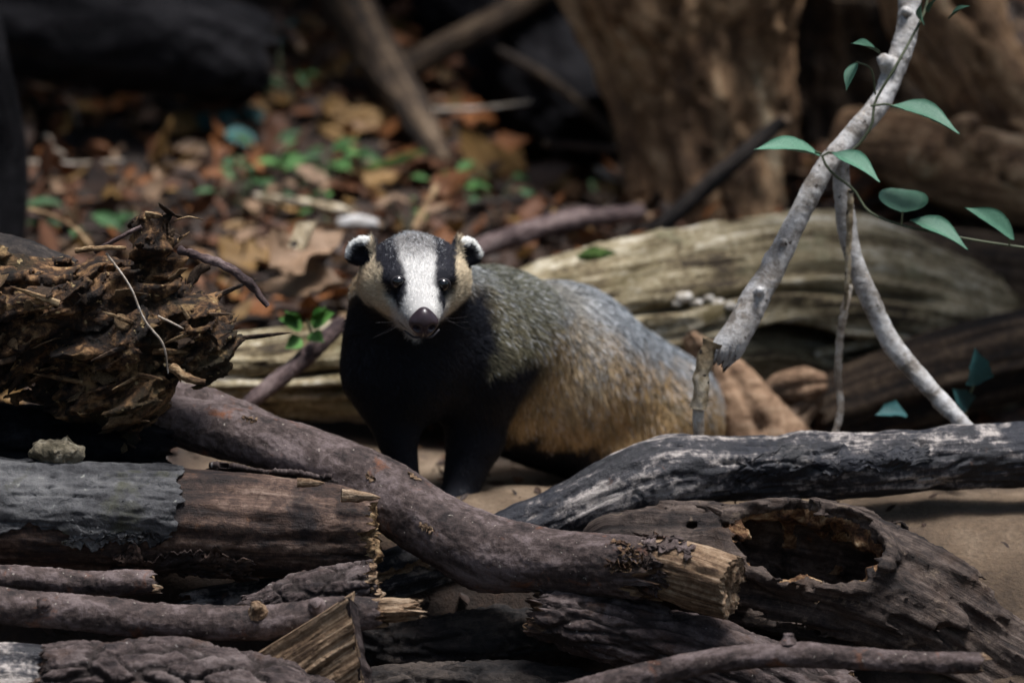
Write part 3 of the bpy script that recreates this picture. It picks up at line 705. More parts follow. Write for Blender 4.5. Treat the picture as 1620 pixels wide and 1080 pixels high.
# hollow log on the right
Lh = Limb([(980, 872, -.19, 58), (1080, 878, -.20, 80), (1180, 892, -.21, 96), (1275, 908, -.22, 106), (1370, 934, -.23, 106), (1460, 975, -.24, 94), (1560, 1035, -.25, 82), (1680, 1110, -.26, 76)], 360, seed=15)
hs = Lh.s[int(np.argmin(np.linalg.norm(Lh.c - P(1272, 908, -.22), axis=1)))]
hk = int(np.argmin(abs(Lh.s - hs))); HD = np.array([0.02, -.66, .75]); HD -= Lh.T[hk] * (HD @ Lh.T[hk]); HD /= np.linalg.norm(HD); hth = Lh.theta_of(hk, HD)
def axis_proj(p, L, m=26):
    k = np.linspace(0, L.n - 1, m).astype(int); best = np.full(len(p), 1e9); S = np.zeros(len(p)); V = np.zeros((len(p), 3)); E1 = np.zeros((len(p), 3)); E2 = np.zeros((len(p), 3))
    for a, b in zip(k[:-1], k[1:]):
        A = L.c[a]; ab = L.c[b] - A; t = np.clip(((p - A) @ ab) / (ab @ ab), 0, 1); v = p - A - t[:, None] * ab; d = (v * v).sum(1); mk = d < best
        best[mk] = d[mk]; S[mk] = (L.s[a] + t * (L.s[b] - L.s[a]))[mk]; V[mk] = v[mk]; E1[mk] = L.e1[a]; E2[mk] = L.e2[a]
    return S, np.sqrt(best), np.arctan2((V * E2).sum(1), (V * E1).sum(1))
oc = Lh.c[hk] + HD * Lh.r[hk] * 1.0 - Lh.T[hk] * .002; Rm = np.stack([Lh.T[hk], HD, np.cross(Lh.T[hk], HD)])
def hollow_sdf(q):
    s_, D_, t_ = axis_proj(q, Lh, 16); r_ = Lh.rad(s_); d = D_ - r_
    g = np.stack([s_, D_ * np.cos(t_), D_ * np.sin(t_)], 1)
    w_ = (q - oc) @ Rm.T; eo = np.sqrt((w_[:, 0] / M(116, -.2)) ** 2 + (w_[:, 2] / M(72, -.2)) ** 2 + (w_[:, 1] / .075) ** 2)
    rel = .013 * fbm(g * np.array([4, 30, 30]), 5, 2, .6) + .018 * (ridged(g * np.array([3.0, 24, 24]), 3, 12) - .6) + .012 * (ridged(np.stack([eo * 4 + .5 * pn(q * 14, 6), t_, s_ * 3], 1), 2, 3) - .5) * np.exp(-np.clip(eo - 1, 0, 9) * 1.2) + .014 * np.exp(-((eo - 1.15) / .18) ** 2)
    inn = D_ - r_ * .74 - .012 * fbm(q * 38, 4, 7) - .016 * (ridged(q * 22, 3, 8) - .5)
    inn = np.maximum(inn, np.abs(s_ - hs) - .16)
    op = (eo - 1) * .05 - .020 * fbm(q * 30, 4, 15)
    return np.maximum(np.maximum(d - rel, -inn), -op)
Fh, lo_ = sdf_grid(hollow_sdf, Lh.c.min(0) - .13, Lh.c.max(0) + .13, .0036, .03)
hv, hf_ = surface_nets(Fh, lo_, .0036); hv = relax(hv, hf_, 1, .3)
S_, D_, T_ = axis_proj(hv, Lh); hr_ = Lh.rad(S_); ins_ = sstep(1.02, .93, D_ / hr_ + 0.6 * np.clip(np.abs(np.linalg.norm((hv - oc) @ Rm.T / np.array([M(116, -.2), .075, M(72, -.2)]), axis=1)) - 1.15, 0, 1) + .05 * pn(hv * 40, 3)) * sstep(.20, .15, np.abs(S_ - hs))
t = thing('hollow_log', P(1275, 1010, -.22), 'rough barked hollow log with a gaping hole at the right of the pile', 'log')
hin = ins_[hf_].mean(1) > .5
def sub(v, f, *at):
    k = np.unique(f); m = -np.ones(len(v), int); m[k] = np.arange(len(k)); return (v[k], m[f]) + tuple(a[k] for a in at)
gr_ = np.stack([S_, D_ * np.cos(T_), D_ * np.sin(T_)], 1)
v_, f_, g_, t_ = sub(hv, hf_[~hin], gr_, ins_); mobj('bark', v_, f_, MAT['stringy_bark'], t, {'grain': g_, 'tone': t_ * .6})
v_, f_ = sub(hv, hf_[hin]); mobj('rotten_inside', v_, f_, MAT['rot'], t)
splinter('splinter', P(1142, 812, -.28), P(1118, 800, -.28), .004, t, 'stringy_bark', 2)
# ------------------------------------------------------------------ ROOT MASS at the left
def root_sdf(p):
    Y = -.10; m = lambda px: M(px, Y)
    wv = np.stack([pn(p * 9, 1), pn(p * 9, 2), pn(p * 9, 3)], 1) * .018 + np.stack([pn(p * 28, 4), pn(p * 28, 5), pn(p * 28, 6)], 1) * .006
    q = p + wv
    I = np.eye(3)
    d = ell_sdf(q, P(120, 505, Y), I, (m(185), .085, m(95)))
    d = smin(d, ell_sdf(q, P(-40, 500, Y), I, (m(150), .085, m(100))), .03)
    d = smin(d, cap_sdf(q, P(235, 480, Y), P(250, 352, Y - .01), m(58), m(24)), .02)
    d = smin(d, ell_sdf(q, P(315, 520, Y - .02), I, (m(52), .045, m(62))), .015)
    d = smin(d, ell_sdf(q, P(170, 615, Y - .01), I, (m(110), .06, m(50))), .02)
    d = smin(d, cap_sdf(q, P(205, 640, Y), P(212, 728, Y), m(30), m(14)), .012)
    d = np.maximum(d, -(np.linalg.norm(q - P(322, 560, Y - .075), axis=1) - m(26)))
    d = np.maximum(d, -(np.linalg.norm(q - P(110, 560, Y - .09), axis=1) - m(30)))
    d = np.maximum(d, -(np.linalg.norm(q - P(60, 600, Y - .085), axis=1) - m(40)))
    d = np.maximum(d, -(np.linalg.norm(q - P(235, 575, Y - .085), axis=1) - m(20)))
    qs = q @ np.array([[.9, 0, -.43], [0, 1, 0], [.43, 0, .9]]) * np.array([.38, .8, 1.5])
    rel = .024 * (ridged(qs * 17, 3, 11) - .55) + .012 * fbm(qs * 44, 3, 12)
    f1, f2, cid = worley(qs * 32, 3); rel = rel + .012 * (cid - .5) - .006 * (1 - sstep(0, .2, f2 - f1)) + .003 * fbm(p * 140, 2, 13)
    return d - rel
lo_ = P(-120, 760, -.10); hi_ = P(400, 320, -.10)
Fr, lo_ = sdf_grid(root_sdf, (lo_[0], -.27, lo_[2]), (hi_[0], .07, hi_[2]), .0030, .035)
rv, rf = surface_nets(Fr, lo_, .0030); rv = relax(rv, rf, 1, .35)
root = thing('root_mass', P(130, 640, -.10), 'gnarled rotting root mass with crumbling bark at the left', 'tree root')
rb = mobj('root_body', rv, rf, MAT['root_mass'], root)
rn = vnormals(rv, rf)

def flake_mesh(name, mat, seed, size=1.0, curl=.35):
    rg = np.random.default_rng(seed); k = 11; a = np.linspace(0, 2 * math.pi, k, endpoint=False)
    rr = 1 + .35 * rg.normal(size=k); rr = np.clip(rr, .45, 1.7); x = np.cos(a) * rr * .5 * size; y = np.sin(a) * rr * .32 * size
    z = curl * (x * x + .4 * x * y) / size + rg.normal(size=k) * .03 * size
    x2, y2 = x * .5, y * .5; z2 = curl * (x2 * x2) / size + .02 * size
    v = np.concatenate([np.stack([x, y, z], 1), np.stack([x2, y2, z2], 1), [[0, 0, .02 * size]], np.stack([x, y, z - .05 * size], 1), [[0, 0, -.03 * size]]])
    f = []
    for i in range(k):
        j = (i + 1) % k; f += [(i, j, k + j, k + i), (k + i, k + j, 2 * k), (j, i, 2 * k + 1 + i, 2 * k + 1 + j), (2 * k + 1 + j, 2 * k + 1 + i, 3 * k + 1)]
    return mesh_data(name, v, f, mat, None, True)
fl_dark = [flake_mesh('bark_flake', MAT['flake_dark'], s) for s in range(4)]
fl_tan = [flake_mesh('bark_flake', MAT['flake_tan'], s + 10) for s in range(4)]

def frame_mat(n, roll, tilt=0.0):
    z = Vector(n).normalized(); x = z.orthogonal().normalized(); y = z.cross(x)
    Mx = Matrix((x, y, z)).transposed()
    return Mx @ Matrix.Rotation(roll, 3, 'Z') @ Matrix.Rotation(tilt, 3, 'X')

def scatter_flakes(parent, v, n, count, size, pick, tan_share, seed, name='bark_flake'):
    rg = np.random.default_rng(seed); org = ORG[parent.name]
    idx = rg.choice(np.where(pick)[0], count, replace=False)
    for i in idx:
        me = (fl_tan if rg.random() < tan_share(v[i]) else fl_dark)[rg.integers(4)]
        o = bpy.data.objects.new(name, me); COL.objects.link(o); o.parent = parent
        s = rg.uniform(*size)
        Mx = frame_mat(n[i], rg.uniform(0, 6.28), rg.uniform(-.35, .35)).to_4x4()
        Mx = Mx @ Matrix.Diagonal((s * rg.uniform(.8, 1.5), s * rg.uniform(.7, 1.2), s * rg.uniform(.8, 1.4), 1))
        Mx.translation = Vector(v[i] + n[i] * s * .05 - org); o.matrix_basis = Mx
pick = (rn[:, 1] < .2)
scatter_flakes(root, rv, rn, 80, (.010, .030), pick, lambda p: .65 if p[2] < P(0, 560, -.1)[2] else .25, 5)
# wiry roots and twigs on it
def tube(name, pts, mat, parent, n=40, nr=10, rel=.25, seed=0, label=None, cat=None):
    q = Limb(pts, n, seed=seed); 
    def dd(g, s, t, r): return r * rel * fbm(g / np.maximum(r.mean() * 2.2, 1e-4), 2, seed), np.zeros_like(r)
    return limb_body(name, q, nr, dd, MAT[mat], parent, 0, 0)[0]
tube('twig', [(285, 396, -.15, 7), (310, 405, -.17, 7), (345, 415, -.18, 7), (380, 436, -.19, 7), (405, 460, -.19, 6), (424, 484, -.19, 4)], 'purple_twig', root, 60, 12, .5, 3)
tube('twig', [(150, 398, -.17, 4), (185, 378, -.18, 3.5), (224, 358, -.18, 3)], 'purple_twig', root, 30, 8, .3, 4)
tube('twig', [(120, 396, -.18, 5), (165, 392, -.19, 4), (200, 392, -.19, 3)], 'flake_tan', root, 30, 8, .3, 5)
tube('rootlet', [(168, 400, -.19, 2), (205, 452, -.205, 2), (228, 505, -.21, 2), (258, 545, -.21, 2), (266, 590, -.205, 1.5)], 'pale_twig', root, 50, 6, .3, 6)
tube('rootlet', [(250, 500, -.20, 2), (275, 512, -.205, 2), (290, 520, -.20, 1.5)], 'pale_twig', root, 24, 6, .3, 7)
tube('rootlet', [(275, 350, -.12, 1.5), (298, 343, -.12, 1.3), (322, 348, -.12, 1)], 'flake_tan', root, 20, 6, .3, 8)
tube('rootlet', [(270, 580, -.19, 8), (300, 600, -.20, 7), (325, 604, -.20, 4)], 'flake_tan', root, 24, 10, .4, 9)
for k in range(9): splinter('splinter', P(236 + 6 * k + random.uniform(-5, 5), 372, -.12), P(232 + 6.5 * k + random.uniform(-6, 6), 330 + abs(k - 2.5) * 9, -.12), .005, root, 'flake_dark', k)
rgf = np.random.default_rng(9)
for i in rgf.choice(np.where(rn[:, 1] < -.1)[0], 40, replace=False):
    tdir = np.cross(rn[i], rgf.normal(size=3)); tdir /= np.linalg.norm(tdir); tdir = tdir * np.array([1.5, 1, .7]) + rn[i] * .35; a_ = rv[i]
    splinter('wood_fibre', a_, a_ + tdir * rgf.uniform(.015, .045), rgf.uniform(.0016, .0045), root, 'flake_tan' if rgf.random() < .5 else 'flake_dark', int(i) % 50)
# log the root mass belongs to, going off to the left
add_log('left_log', [(-140, 400, -.02, 48), (-40, 408, -.03, 46), (40, 425, -.04, 44), (110, 450, -.05, 40)], 'dark smooth log running into the root mass from the left edge', 'log', 'dark_wood', d_smooth(.004), 120, 56, (0, 0), ('dark_break', 'dark_break'), seed=21)
# small pale shelf fungus / chip under the root
def chip(name, c, size, flat, mat, label, cat, seed, parent=None):
    h = max(size) / 26; lim = np.array(size) * 1.35; n = np.ceil(2 * lim / h).astype(int)
    ax = [-lim[k] + h * np.arange(n[k]) for k in range(3)]; p = np.stack(np.meshgrid(*ax, indexing='ij'), -1).reshape(-1, 3)
    d = ell_sdf(p, np.zeros(3), np.eye(3), size) - flat * fbm(p / max(size) * 2.2 + seed, 3, seed)
    v, f = surface_nets(d.reshape(n), -lim, h); v = relax(v, f, 2) + c
    o = mobj(name, v, f, MAT[mat], parent)
    return put(o, label, cat) if label else o
chip('wood_chip', P(92, 716, -.19), (M(42, 0), .02, M(20, 0)), .006, 'fungus', 'pale lumpy wood chip lying on the peeling log under the root mass', 'wood chip', 3)

# ------------------------------------------------------------------ WEATHERED LOG behind the animal
Lw = Limb([(230, 600, .36, 58), (400, 592, .42, 80), (560, 582, .46, 92), (700, 566, .51, 102), (820, 546, .56, 112), (960, 525, .62, 130), (1080, 508, .68, 145), (1220, 498, .74, 158), (1340, 506, .80, 160), (1480, 540, .90, 140), (1640, 600, 1.0, 130)], 430, seed=17)
ws = Lw.s[int(np.argmin(np.linalg.norm(Lw.c - P(1225, 512, .74), axis=1)))]; wk = int(np.argmin(abs(Lw.s - ws)))
wth = Lw.theta_of(wk, np.array([0, -.93, -.05]))
_dw = d_weather(1.0)
def d_wlog(g, s, t, r):
    dr, tone = _dw(g, s, t, r)
    dt = (t - wth + math.pi) % (2 * math.pi) - math.pi
    d = np.sqrt(((s - ws) / .13) ** 2 + ((dt + .25 * (s - ws) / .13) / .22) ** 2) + .15 * fbm(np.stack([s * 20, t * 3, t * 0], 1), 3, 5)
    hole = sstep(1.0, .7, d)
    # long splits running with the grain
    for off, a0, a1, wd in ((.62, .42, .80, .05), (.05, .10, .50, .06), (-.45, .16, .62, .05), (.34, .05, .34, .04), (-.62, .50, .95, .08)):
        c = np.exp(-((dt - off - .10 * pn(np.stack([s * 6, s * 0 + off * 9, s * 0], 1))) / wd) ** 2) * sstep(a0, a0 + .08, s / Lw.len) * sstep(a1, a1 - .08, s / Lw.len)
        dr = dr - .030 * c; tone = np.maximum(tone, c * .9)
    low = sstep(.0, -.02, dt - .15) * .012
    return dr - low - .09 * hole, np.clip(np.maximum(tone, hole * 1.0), 0, 1)
wlog = thing('weathered_log', Lw.c[200] - np.array([0, 0, Lw.r[200]]), 'big pale weathered log with split grain lying behind the badger', 'log')
o, V, G = limb_body('weathered_wood', Lw, 180, d_wlog, MAT['weathered'], wlog, .04, 0)
limb_cap('broken_end', Lw, V, G, 0, MAT['dark_break'], wlog, 8, .03)
bv = BVHTree.FromPolygons([tuple(q) for q in V.reshape(-1, 3)], [tuple(map(int, q)) for q in grid_faces(Lw.n, 180, True)])
def hit(bvh, px, py):
    d = P(px, py, 0) - CAM; d /= np.linalg.norm(d); r = bvh.ray_cast(Vector(CAM), Vector(d)); return (np.array(r[0]), np.array(r[1])) if r[0] else (None, None)
for k, (px, py, r) in enumerate([(1082, 468, 13), (1100, 476, 11), (1120, 470, 9), (1135, 478, 12), (1155, 482, 9), (1172, 484, 8), (1070, 478, 8)]):
    c, n_ = hit(bv, px, py)
    if c is not None: put(chip('bracket_fungus', c - np.array([0, .004, 0]), (M(r, .6), M(r, .6) * .8, M(r, .6) * .55), .002, 'mushroom', None, None, k + 40),
        'small whitish bracket fungus in the row on the weathered log', 'fungus', 'white bracket fungi on the weathered log')
c, n_ = hit(bv, 945, 405)
if c is not None: put(chip('moss_patch', c, (M(32, .6), .012, M(11, .6)), .006, 'moss', None, None, 51), 'green moss patch on top of the weathered log behind the badger', 'moss')
# long splinters along the log
for k in range(16):
    px = random.uniform(380, 1300); py = 590 - (px - 400) * .09 + random.uniform(-60, 70); a, n_ = hit(bv, px, py); b, _ = hit(bv, px + random.uniform(60, 140), py - random.uniform(8, 26))
    if a is None or b is None: continue
    splinter('splinter', a + n_ * .002, b + n_ * .004, random.uniform(.004, .009), wlog, 'weathered', k)

# ------------------------------------------------------------------ STUMP and big wood behind
st = thing('tree_stump', ground_at(1120, 345), 'large brown tree stump with furrowed wood at the upper right', 'tree stump')
def stump_part(name, path, mat, n=160, nr=120, disp=d_stump, seed=1):
    q = Limb(path, n, seed=seed); return limb_body(name, q, nr, disp, MAT[mat], st, 0, 0)
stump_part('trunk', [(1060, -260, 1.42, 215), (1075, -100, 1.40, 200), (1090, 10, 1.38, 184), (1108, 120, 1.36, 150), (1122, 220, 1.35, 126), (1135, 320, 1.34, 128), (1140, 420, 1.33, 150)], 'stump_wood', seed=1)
stump_part('trunk', [(1330, -260, 1.66, 230), (1335, -60, 1.64, 210), (1330, 120, 1.61, 190), (1330, 260, 1.58, 190), (1330, 430, 1.56, 220)], 'umber_wood', seed=5)  # set-back trunk in the darker variant: the recess's shade is in its colour
stump_part('root', [(860, -120, 1.36, 24), (905, 0, 1.34, 22), (950, 80, 1.32, 20), (985, 170, 1.30, 22), (1003, 260, 1.28, 22), (1012, 360, 1.26, 28)], 'stump_wood', 100, 48, d_bare, 6)
stump_part('root', [(1420, -160, 1.30, 80), (1470, 0, 1.28, 86), (1530, 110, 1.26, 88), (1610, 210, 1.24, 84), (1760, 330, 1.2, 80)], 'stump_wood', 140, 90, d_stump, 7)
Lg = Limb([(1330, 215, 1.20, 44), (1420, 235, 1.16, 60), (1500, 262, 1.12, 66), (1580, 280, 1.08, 70), (1700, 300, 1.05, 72), (1800, 310, 1.0, 70)], 160, seed=18)
stump_part('root', [(1330, 215, 1.20, 44), (1420, 235, 1.16, 60), (1500, 262, 1.12, 66), (1580, 280, 1.08, 70), (1700, 300, 1.05, 72), (1800, 310, 1.0, 70)], 'stump_wood', 160, 80, d_bare, 18)
for s, th in ((.35, -1.2), (.52, -.7), (.62, -1.1), (.44, -.3), (.7, -.2)): knot(Lg, Lg.len * s, th, .022, .03, st, 'stump_wood', seed=int(s * 50))
add_log('leaning_stick', [(1030, 372, 1.12, 14), (1100, 310, 1.13, 15), (1170, 250, 1.14, 14), (1240, 192, 1.16, 12)], 'dark stick leaning diagonally against the stump', 'stick', 'dark_wood', d_smooth(.003), 60, 24, seed=22)

# log under the right side, dark timbers behind the white branch
add_log('shadowed_log', [(1290, 660, .62, 60), (1400, 620, .64, 66), (1540, 580, .66, 68), (1720, 540, .68, 66)], 'dark weathered log low in the shade at the right edge', 'log', 'umber_wood', d_weather(.6), 140, 80, (.02, 0), ('dark_break', None), seed=23)  # here and on the next log, darker wood colour stands for shade
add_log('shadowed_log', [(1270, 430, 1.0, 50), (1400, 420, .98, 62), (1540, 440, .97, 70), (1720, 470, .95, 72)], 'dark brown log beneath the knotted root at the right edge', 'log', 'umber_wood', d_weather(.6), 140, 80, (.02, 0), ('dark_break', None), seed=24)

# dark log end hanging in from the top left, huge trunk above the frame added for shade
add_log('hollow_shade_log', [(640, -150, 2.15, 70), (730, -20, 2.08, 90), (810, 70, 2.0, 100), (880, 140, 1.93, 98), (950, 200, 1.86, 70)], 'near black log added as the shade in the hollow left of the stump', 'log', 'black_wood', d_stump, 120, 70, (.02, .04), ('black_wood', 'black_wood'), seed=47)  # added log; its near-black colour stands for the hollow's darkness
add_log('ground_shade_log', [(-140, 690, -.07, 52), (20, 694, -.07, 56), (150, 704, -.08, 54), (260, 716, -.09, 44)], 'blackish log added as shade on the ground beneath the root mass', 'log', 'black_wood', d_bare, 120, 60, (0, .03), ('black_wood', 'black_wood'), seed=48)  # added log; near-black colour replaces pale ground with shade
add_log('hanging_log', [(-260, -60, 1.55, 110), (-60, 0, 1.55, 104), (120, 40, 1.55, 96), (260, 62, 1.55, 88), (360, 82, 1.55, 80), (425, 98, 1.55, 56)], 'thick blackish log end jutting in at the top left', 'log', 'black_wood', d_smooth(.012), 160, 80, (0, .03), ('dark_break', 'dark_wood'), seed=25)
add_log('added_shade_trunk', [(-1700, -190, 2.7, 250), (-600, -190, 2.6, 250), (400, -170, 2.45, 240), (1000, -190, 2.4, 240), (1900, -240, 2.6, 250), (3000, -260, 2.9, 250)], 'huge dark trunk added across the top to shade the back', 'log', 'black_wood', d_stump, 160, 90, seed=26)  # added trunk that darkens the top and shades the ground behind
add_log('added_shade_tree', [(-1900, 200, 1.9, 300), (-700, -420, 1.9, 290), (200, -900, 1.9, 280), (1000, -1500, 1.9, 260)], 'big dark trunk added out of view to shade the upper left corner', 'tree', 'dark_wood', d_stump, 120, 80, seed=44)  # out-of-view trunk added to cut overhead light on the left back
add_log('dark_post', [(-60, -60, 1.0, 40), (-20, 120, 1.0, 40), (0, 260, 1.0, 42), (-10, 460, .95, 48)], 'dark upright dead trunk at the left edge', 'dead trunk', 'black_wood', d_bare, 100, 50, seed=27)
# leaning branches
add_log('leaning_branch', [(500, -90, 1.85, 40), (560, 20, 1.75, 40), (610, 110, 1.65, 36), (650, 175, 1.55, 30), (705, 262, 1.42, 24)], 'thick dark branch leaning down into the litter at the top centre', 'branch', 'umber_wood', d_bare, 140, 56, seed=28)
add_log('leaning_branch', [(610, 130, 1.72, 20), (700, 75, 1.78, 22), (790, 25, 1.85, 22), (900, -50, 1.95, 24)], 'dark branch slanting up to the right from the thick leaning branch', 'branch', 'umber_wood', d_bare, 90, 40, seed=29)
add_log('dead_stick', [(790, 80, 1.72, 7), (860, 120, 1.66, 8), (920, 165, 1.6, 8), (972, 215, 1.52, 7)], 'thin pale dead stick slanting in front of the dark hollow', 'stick', 'umber_wood', d_smooth(.002), 50, 16, seed=30)
add_log('dead_stick', [(864, 228, 1.5, 6), (920, 232, 1.5, 6), (980, 238, 1.48, 6)], 'thin level dead stick left of the stump', 'stick', 'bare_brown', d_smooth(.002), 40, 16, seed=31)
add_log('dead_stick', [(945, 268, 1.42, 6), (980, 284, 1.38, 6), (1012, 296, 1.34, 5)], 'short dead stick at the foot of the stump', 'stick', 'pale_twig', d_smooth(.002), 30, 16, seed=32)
add_log('dead_stick', [(430, 20, 1.8, 9), (455, 50, 1.76, 8), (475, 75, 1.72, 7)], 'short brown stick beside the blackish log end at the top', 'stick', 'bare_brown', d_smooth(.002), 30, 16, seed=33)
add_log('dark_root', [(745, 402, .86, 17), (800, 378, .88, 20), (850, 360, .90, 18), (910, 346, .94, 17), (960, 340, .98, 14), (1012, 334, 1.02, 12)], 'knobbly dark root stick lying behind the right ear of the badger', 'stick', 'purple_twig', d_smooth(.006), 100, 32, seed=34)
add_log('dark_stick', [(372, 655, .22, 13), (430, 610, .25, 14), (490, 560, .28, 14), (545, 508, .31, 12)], 'purplish brown stick slanting behind the crossing log at the left of the badger', 'stick', 'purple_twig', d_smooth(.003), 80, 24, seed=35)
add_log('mossy_twig', [(530, 282, 1.36, 7), (600, 262, 1.4, 7), (650, 248, 1.43, 7), (692, 238, 1.45, 6)], 'greenish twig lying in the litter at the foot of the leaning branch', 'twig', 'moss', d_smooth(.002), 50, 16, seed=36)
add_log('upright_twig', [(656, 362, .95, 6), (672, 328, 1.0, 6), (690, 296, 1.05, 5)], 'thin tan twig standing up behind the head of the badger', 'twig', 'flake_tan', d_smooth(.001), 30, 12, seed=37)
add_log('white_stick', [(405, 312, 1.12, 5), (450, 318, 1.1, 7), (500, 326, 1.08, 8), (560, 338, 1.04, 6)], 'broken whitish stick half buried in the litter', 'stick', 'buff_bark', d_char, 60, 20, (.01, .01), seed=38)
add_log('white_stick', [(535, 352, .98, 10), (570, 350, .98, 11), (600, 355, .97, 7)], 'mottled whitish stick end just above the left ear', 'stick', 'white_bark', d_char, 40, 20, (.01, .01), seed=39)
add_log('dry_stalk', [(45, 332, .75, 4), (90, 345, .74, 4), (125, 368, .72, 4), (148, 398, .68, 4)], 'thin bent dry grass stalk above the root mass', 'stalk', 'flake_tan', d_smooth(.0005), 40, 10, seed=40)
cpt = P(470, 392, .57); 
wc = thing('bark_chip', cpt, 'bright whitish bark chip standing in the litter above the tan leaves', 'bark chip')
slab('chip_face', [P(455, 390, .56), P(470, 350, .58), P(502, 348, .58), P(480, 396, .56)], (.002, .008, -.002), 'buff_bark', wc, 14, .002, 5)

# ------------------------------------------------------------------ WHITE BRANCHES
t, Lv = add_log('white_branch', [(1440, -80, .22, 18), (1438, 0, .20, 17), (1432, 60, .18, 18), (1408, 125, .16, 17), (1388, 170, .14, 17), (1340, 222, .12, 16), (1305, 262, .10, 16), (1270, 330, .08, 17), (1240, 390, .06, 18), (1205, 455, .04, 21), (1175, 510, .02, 24), (1150, 552, .01, 24), (1140, 570, .01, 18)],
                'pale speckled white branch hanging down from the top right to its torn lower end', 'branch', 'white_bark', d_white, 420, 44, (0, .02), ('dark_break', 'dark_break'), seed=41)
for s, th, rr, h in ((.26, .9, .009, .020), (.14, 1.3, .005, .012), (.66, -1.2, .005, .016), (.70, -1.4, .004, .014), (.84, 1.6, .005, .018), (.87, -1.5, .008, .028), (.72, 1.4, .004, .012), (.93, -1.6, .008, .02)):
    knot(Lv, Lv.len * s, th + math.pi / 2, rr, h, t, 'white_bark', seed=int(s * 99))
tube('torn_strip', [(1128, 540, .0, 15), (1116, 575, -.005, 13), (1108, 610, -.008, 12), (1104, 645, -.01, 12)], 'buff_bark', t, 50, 16, .35, 3)
tube('torn_strip', [(1105, 640, -.005, 9), (1105, 670, -.008, 9), (1106, 705, -.01, 9)], 'pale_twig', t, 30, 12, .1, 4)
for k in range(4): splinter('splinter', P(1168 - 11 * k, 545 + 2 * k, -.008), P(1162 - 11 * k, 572 + random.uniform(-6, 6), -.008), .0055, t, 'white_bark', k)
t, Lx = add_log('forked_branch', [(1330, 250, .13, 13), (1332, 300, .125, 15), (1342, 370, .12, 15), (1362, 440, .11, 15), (1398, 520, .10, 16), (1445, 585, .08, 15), (1495, 640, .06, 14), (1540, 690, .04, 13)],
                'bowed pale grey branch curving down to the charred log at the right', 'branch', 'white_bark', d_white, 260, 36, (0.01, 0), ('pale_twig', 'pale_twig'), seed=42)
tube('bark_strip', [(1346, 300, .095, 5), (1343, 380, .09, 5), (1340, 450, .085, 4), (1337, 490, .085, 2)], 'buff_bark', t, 40, 8, .4, 5)
add_log('thin_twig', [(1346, 450, .14, 5), (1336, 490, .13, 6), (1328, 545, .12, 6), (1326, 600, .11, 6), (1330, 645, .10, 6), (1318, 700, .09, 6)], 'thin pale twig hanging straight down left of the bowed branch', 'twig', 'pale_twig', d_smooth(.0012), 90, 14, seed=43)

# ------------------------------------------------------------------ LEAVES
def leaf_shape(name, mat, L=1.0, W=.5, cup=.15, bend=.2, tip=1.3, round_=False, nx=9, ny=5, seed=0, wav=.03, lobes=0, rag=1.0):
    rg = np.random.default_rng(seed); v = []; f = []
    for i in range(nx):
        u = i / (nx - 1)
        wd = W * (math.sqrt(max(0, 1 - (2 * u - 1) ** 2)) if round_ else (math.sin(math.pi * u ** .78) ** 1.2) * (1 + rag * (.13 * math.sin(u * 17 + seed) + .08 * rg.normal())))
        if lobes: wd *= 1 + .35 * math.sin(u * math.pi * lobes)
        wd = max(wd, .012)
        for j in range(ny):
            c = 2 * j / (ny - 1) - 1; y = c * wd * .5
            z = cup * abs(c) ** 1.5 * wd - (.02 * math.exp(-(c / .15) ** 2) + .012 * abs(math.sin(u * 19 + abs(c) * 3)) * (1 - rag)) * wd - bend * (u - .3) ** 2 * L + wav * math.sin(u * 9 + seed + j) * abs(c) + rg.normal() * wav * .3
            v.append((u * L, y, z))
    n = len(v); v2 = [(a, b, c - .006 * L) for a, b, c in v]
    g = grid_faces(nx, ny)
    ring = np.r_[np.arange(ny), np.arange(1, nx) * ny + ny - 1, (nx - 1) * ny + np.arange(ny - 2, -1, -1), np.arange(nx - 2, 0, -1) * ny]
    q = np.roll(ring, -1); side = np.stack([ring, ring + n, q + n, q], 1)
    return mesh_data(name, np.array(v + v2), np.concatenate([g, g[:, ::-1] + n, side]), mat)

def put_leaf(name, me, loc, ax, nrm, size, label=None, cat=None, group=None, parent=None):
    o = bpy.data.objects.new(name, me); COL.objects.link(o)
    x = Vector(ax).normalized(); z = Vector(nrm); z = (z - x * z.dot(x)).normalized(); y = z.cross(x)
    Mx = Matrix((x, y, z)).transposed().to_4x4() @ Matrix.Diagonal((size, size, size, 1)); loc = np.asarray(loc, float)
    if parent is not None: o.parent = parent; loc = loc - ORG[parent.name]
    Mx.translation = Vector(loc); o.matrix_basis = Mx
    if label: put(o, label, cat, group)
    return o

# vine with blue-green leaves
vine = thing('vine', P(1420, 350, .06), 'thin vine with oval blue green leaves twining over the white branch', 'vine')
def vtube(pts, r): return tube('stem', [(a, b, Y, r) for a, b, Y in pts], 'vine_stem', vine, 60, 8, .1, 1)
vtube([(1470, -30, .16), (1462, 20, .14), (1420, 100, .10), (1385, 160, .09), (1378, 200, .08), (1345, 240, .07), (1302, 243, .065), (1315, 272, .06), (1350, 300, .06), (1375, 335, .05), (1425, 356, .04), (1490, 370, .03), (1560, 383, .03), (1680, 400, .03)], 2.2)
vtube([(1378, 168, .09), (1400, 165, .08), (1415, 168, .07)], 1.8); vtube([(1385, 150, .09), (1378, 110, .08), (1355, 98, .07)], 1.5); vtube([(1300, 243, .065), (1290, 240, .06)], 1.5)
vtube([(1426, 357, .04), (1427, 346, .035), (1428, 335, .03)], 1.5); vtube([(1597, 389, .03), (1596, 380, .02), (1594, 373, .015)], 1.5)
lv_round = leaf_shape('leaf', MAT['leaf_vine'], 1, 1.02, .06, .1, round_=True, seed=1, wav=.01, nx=14, ny=7)
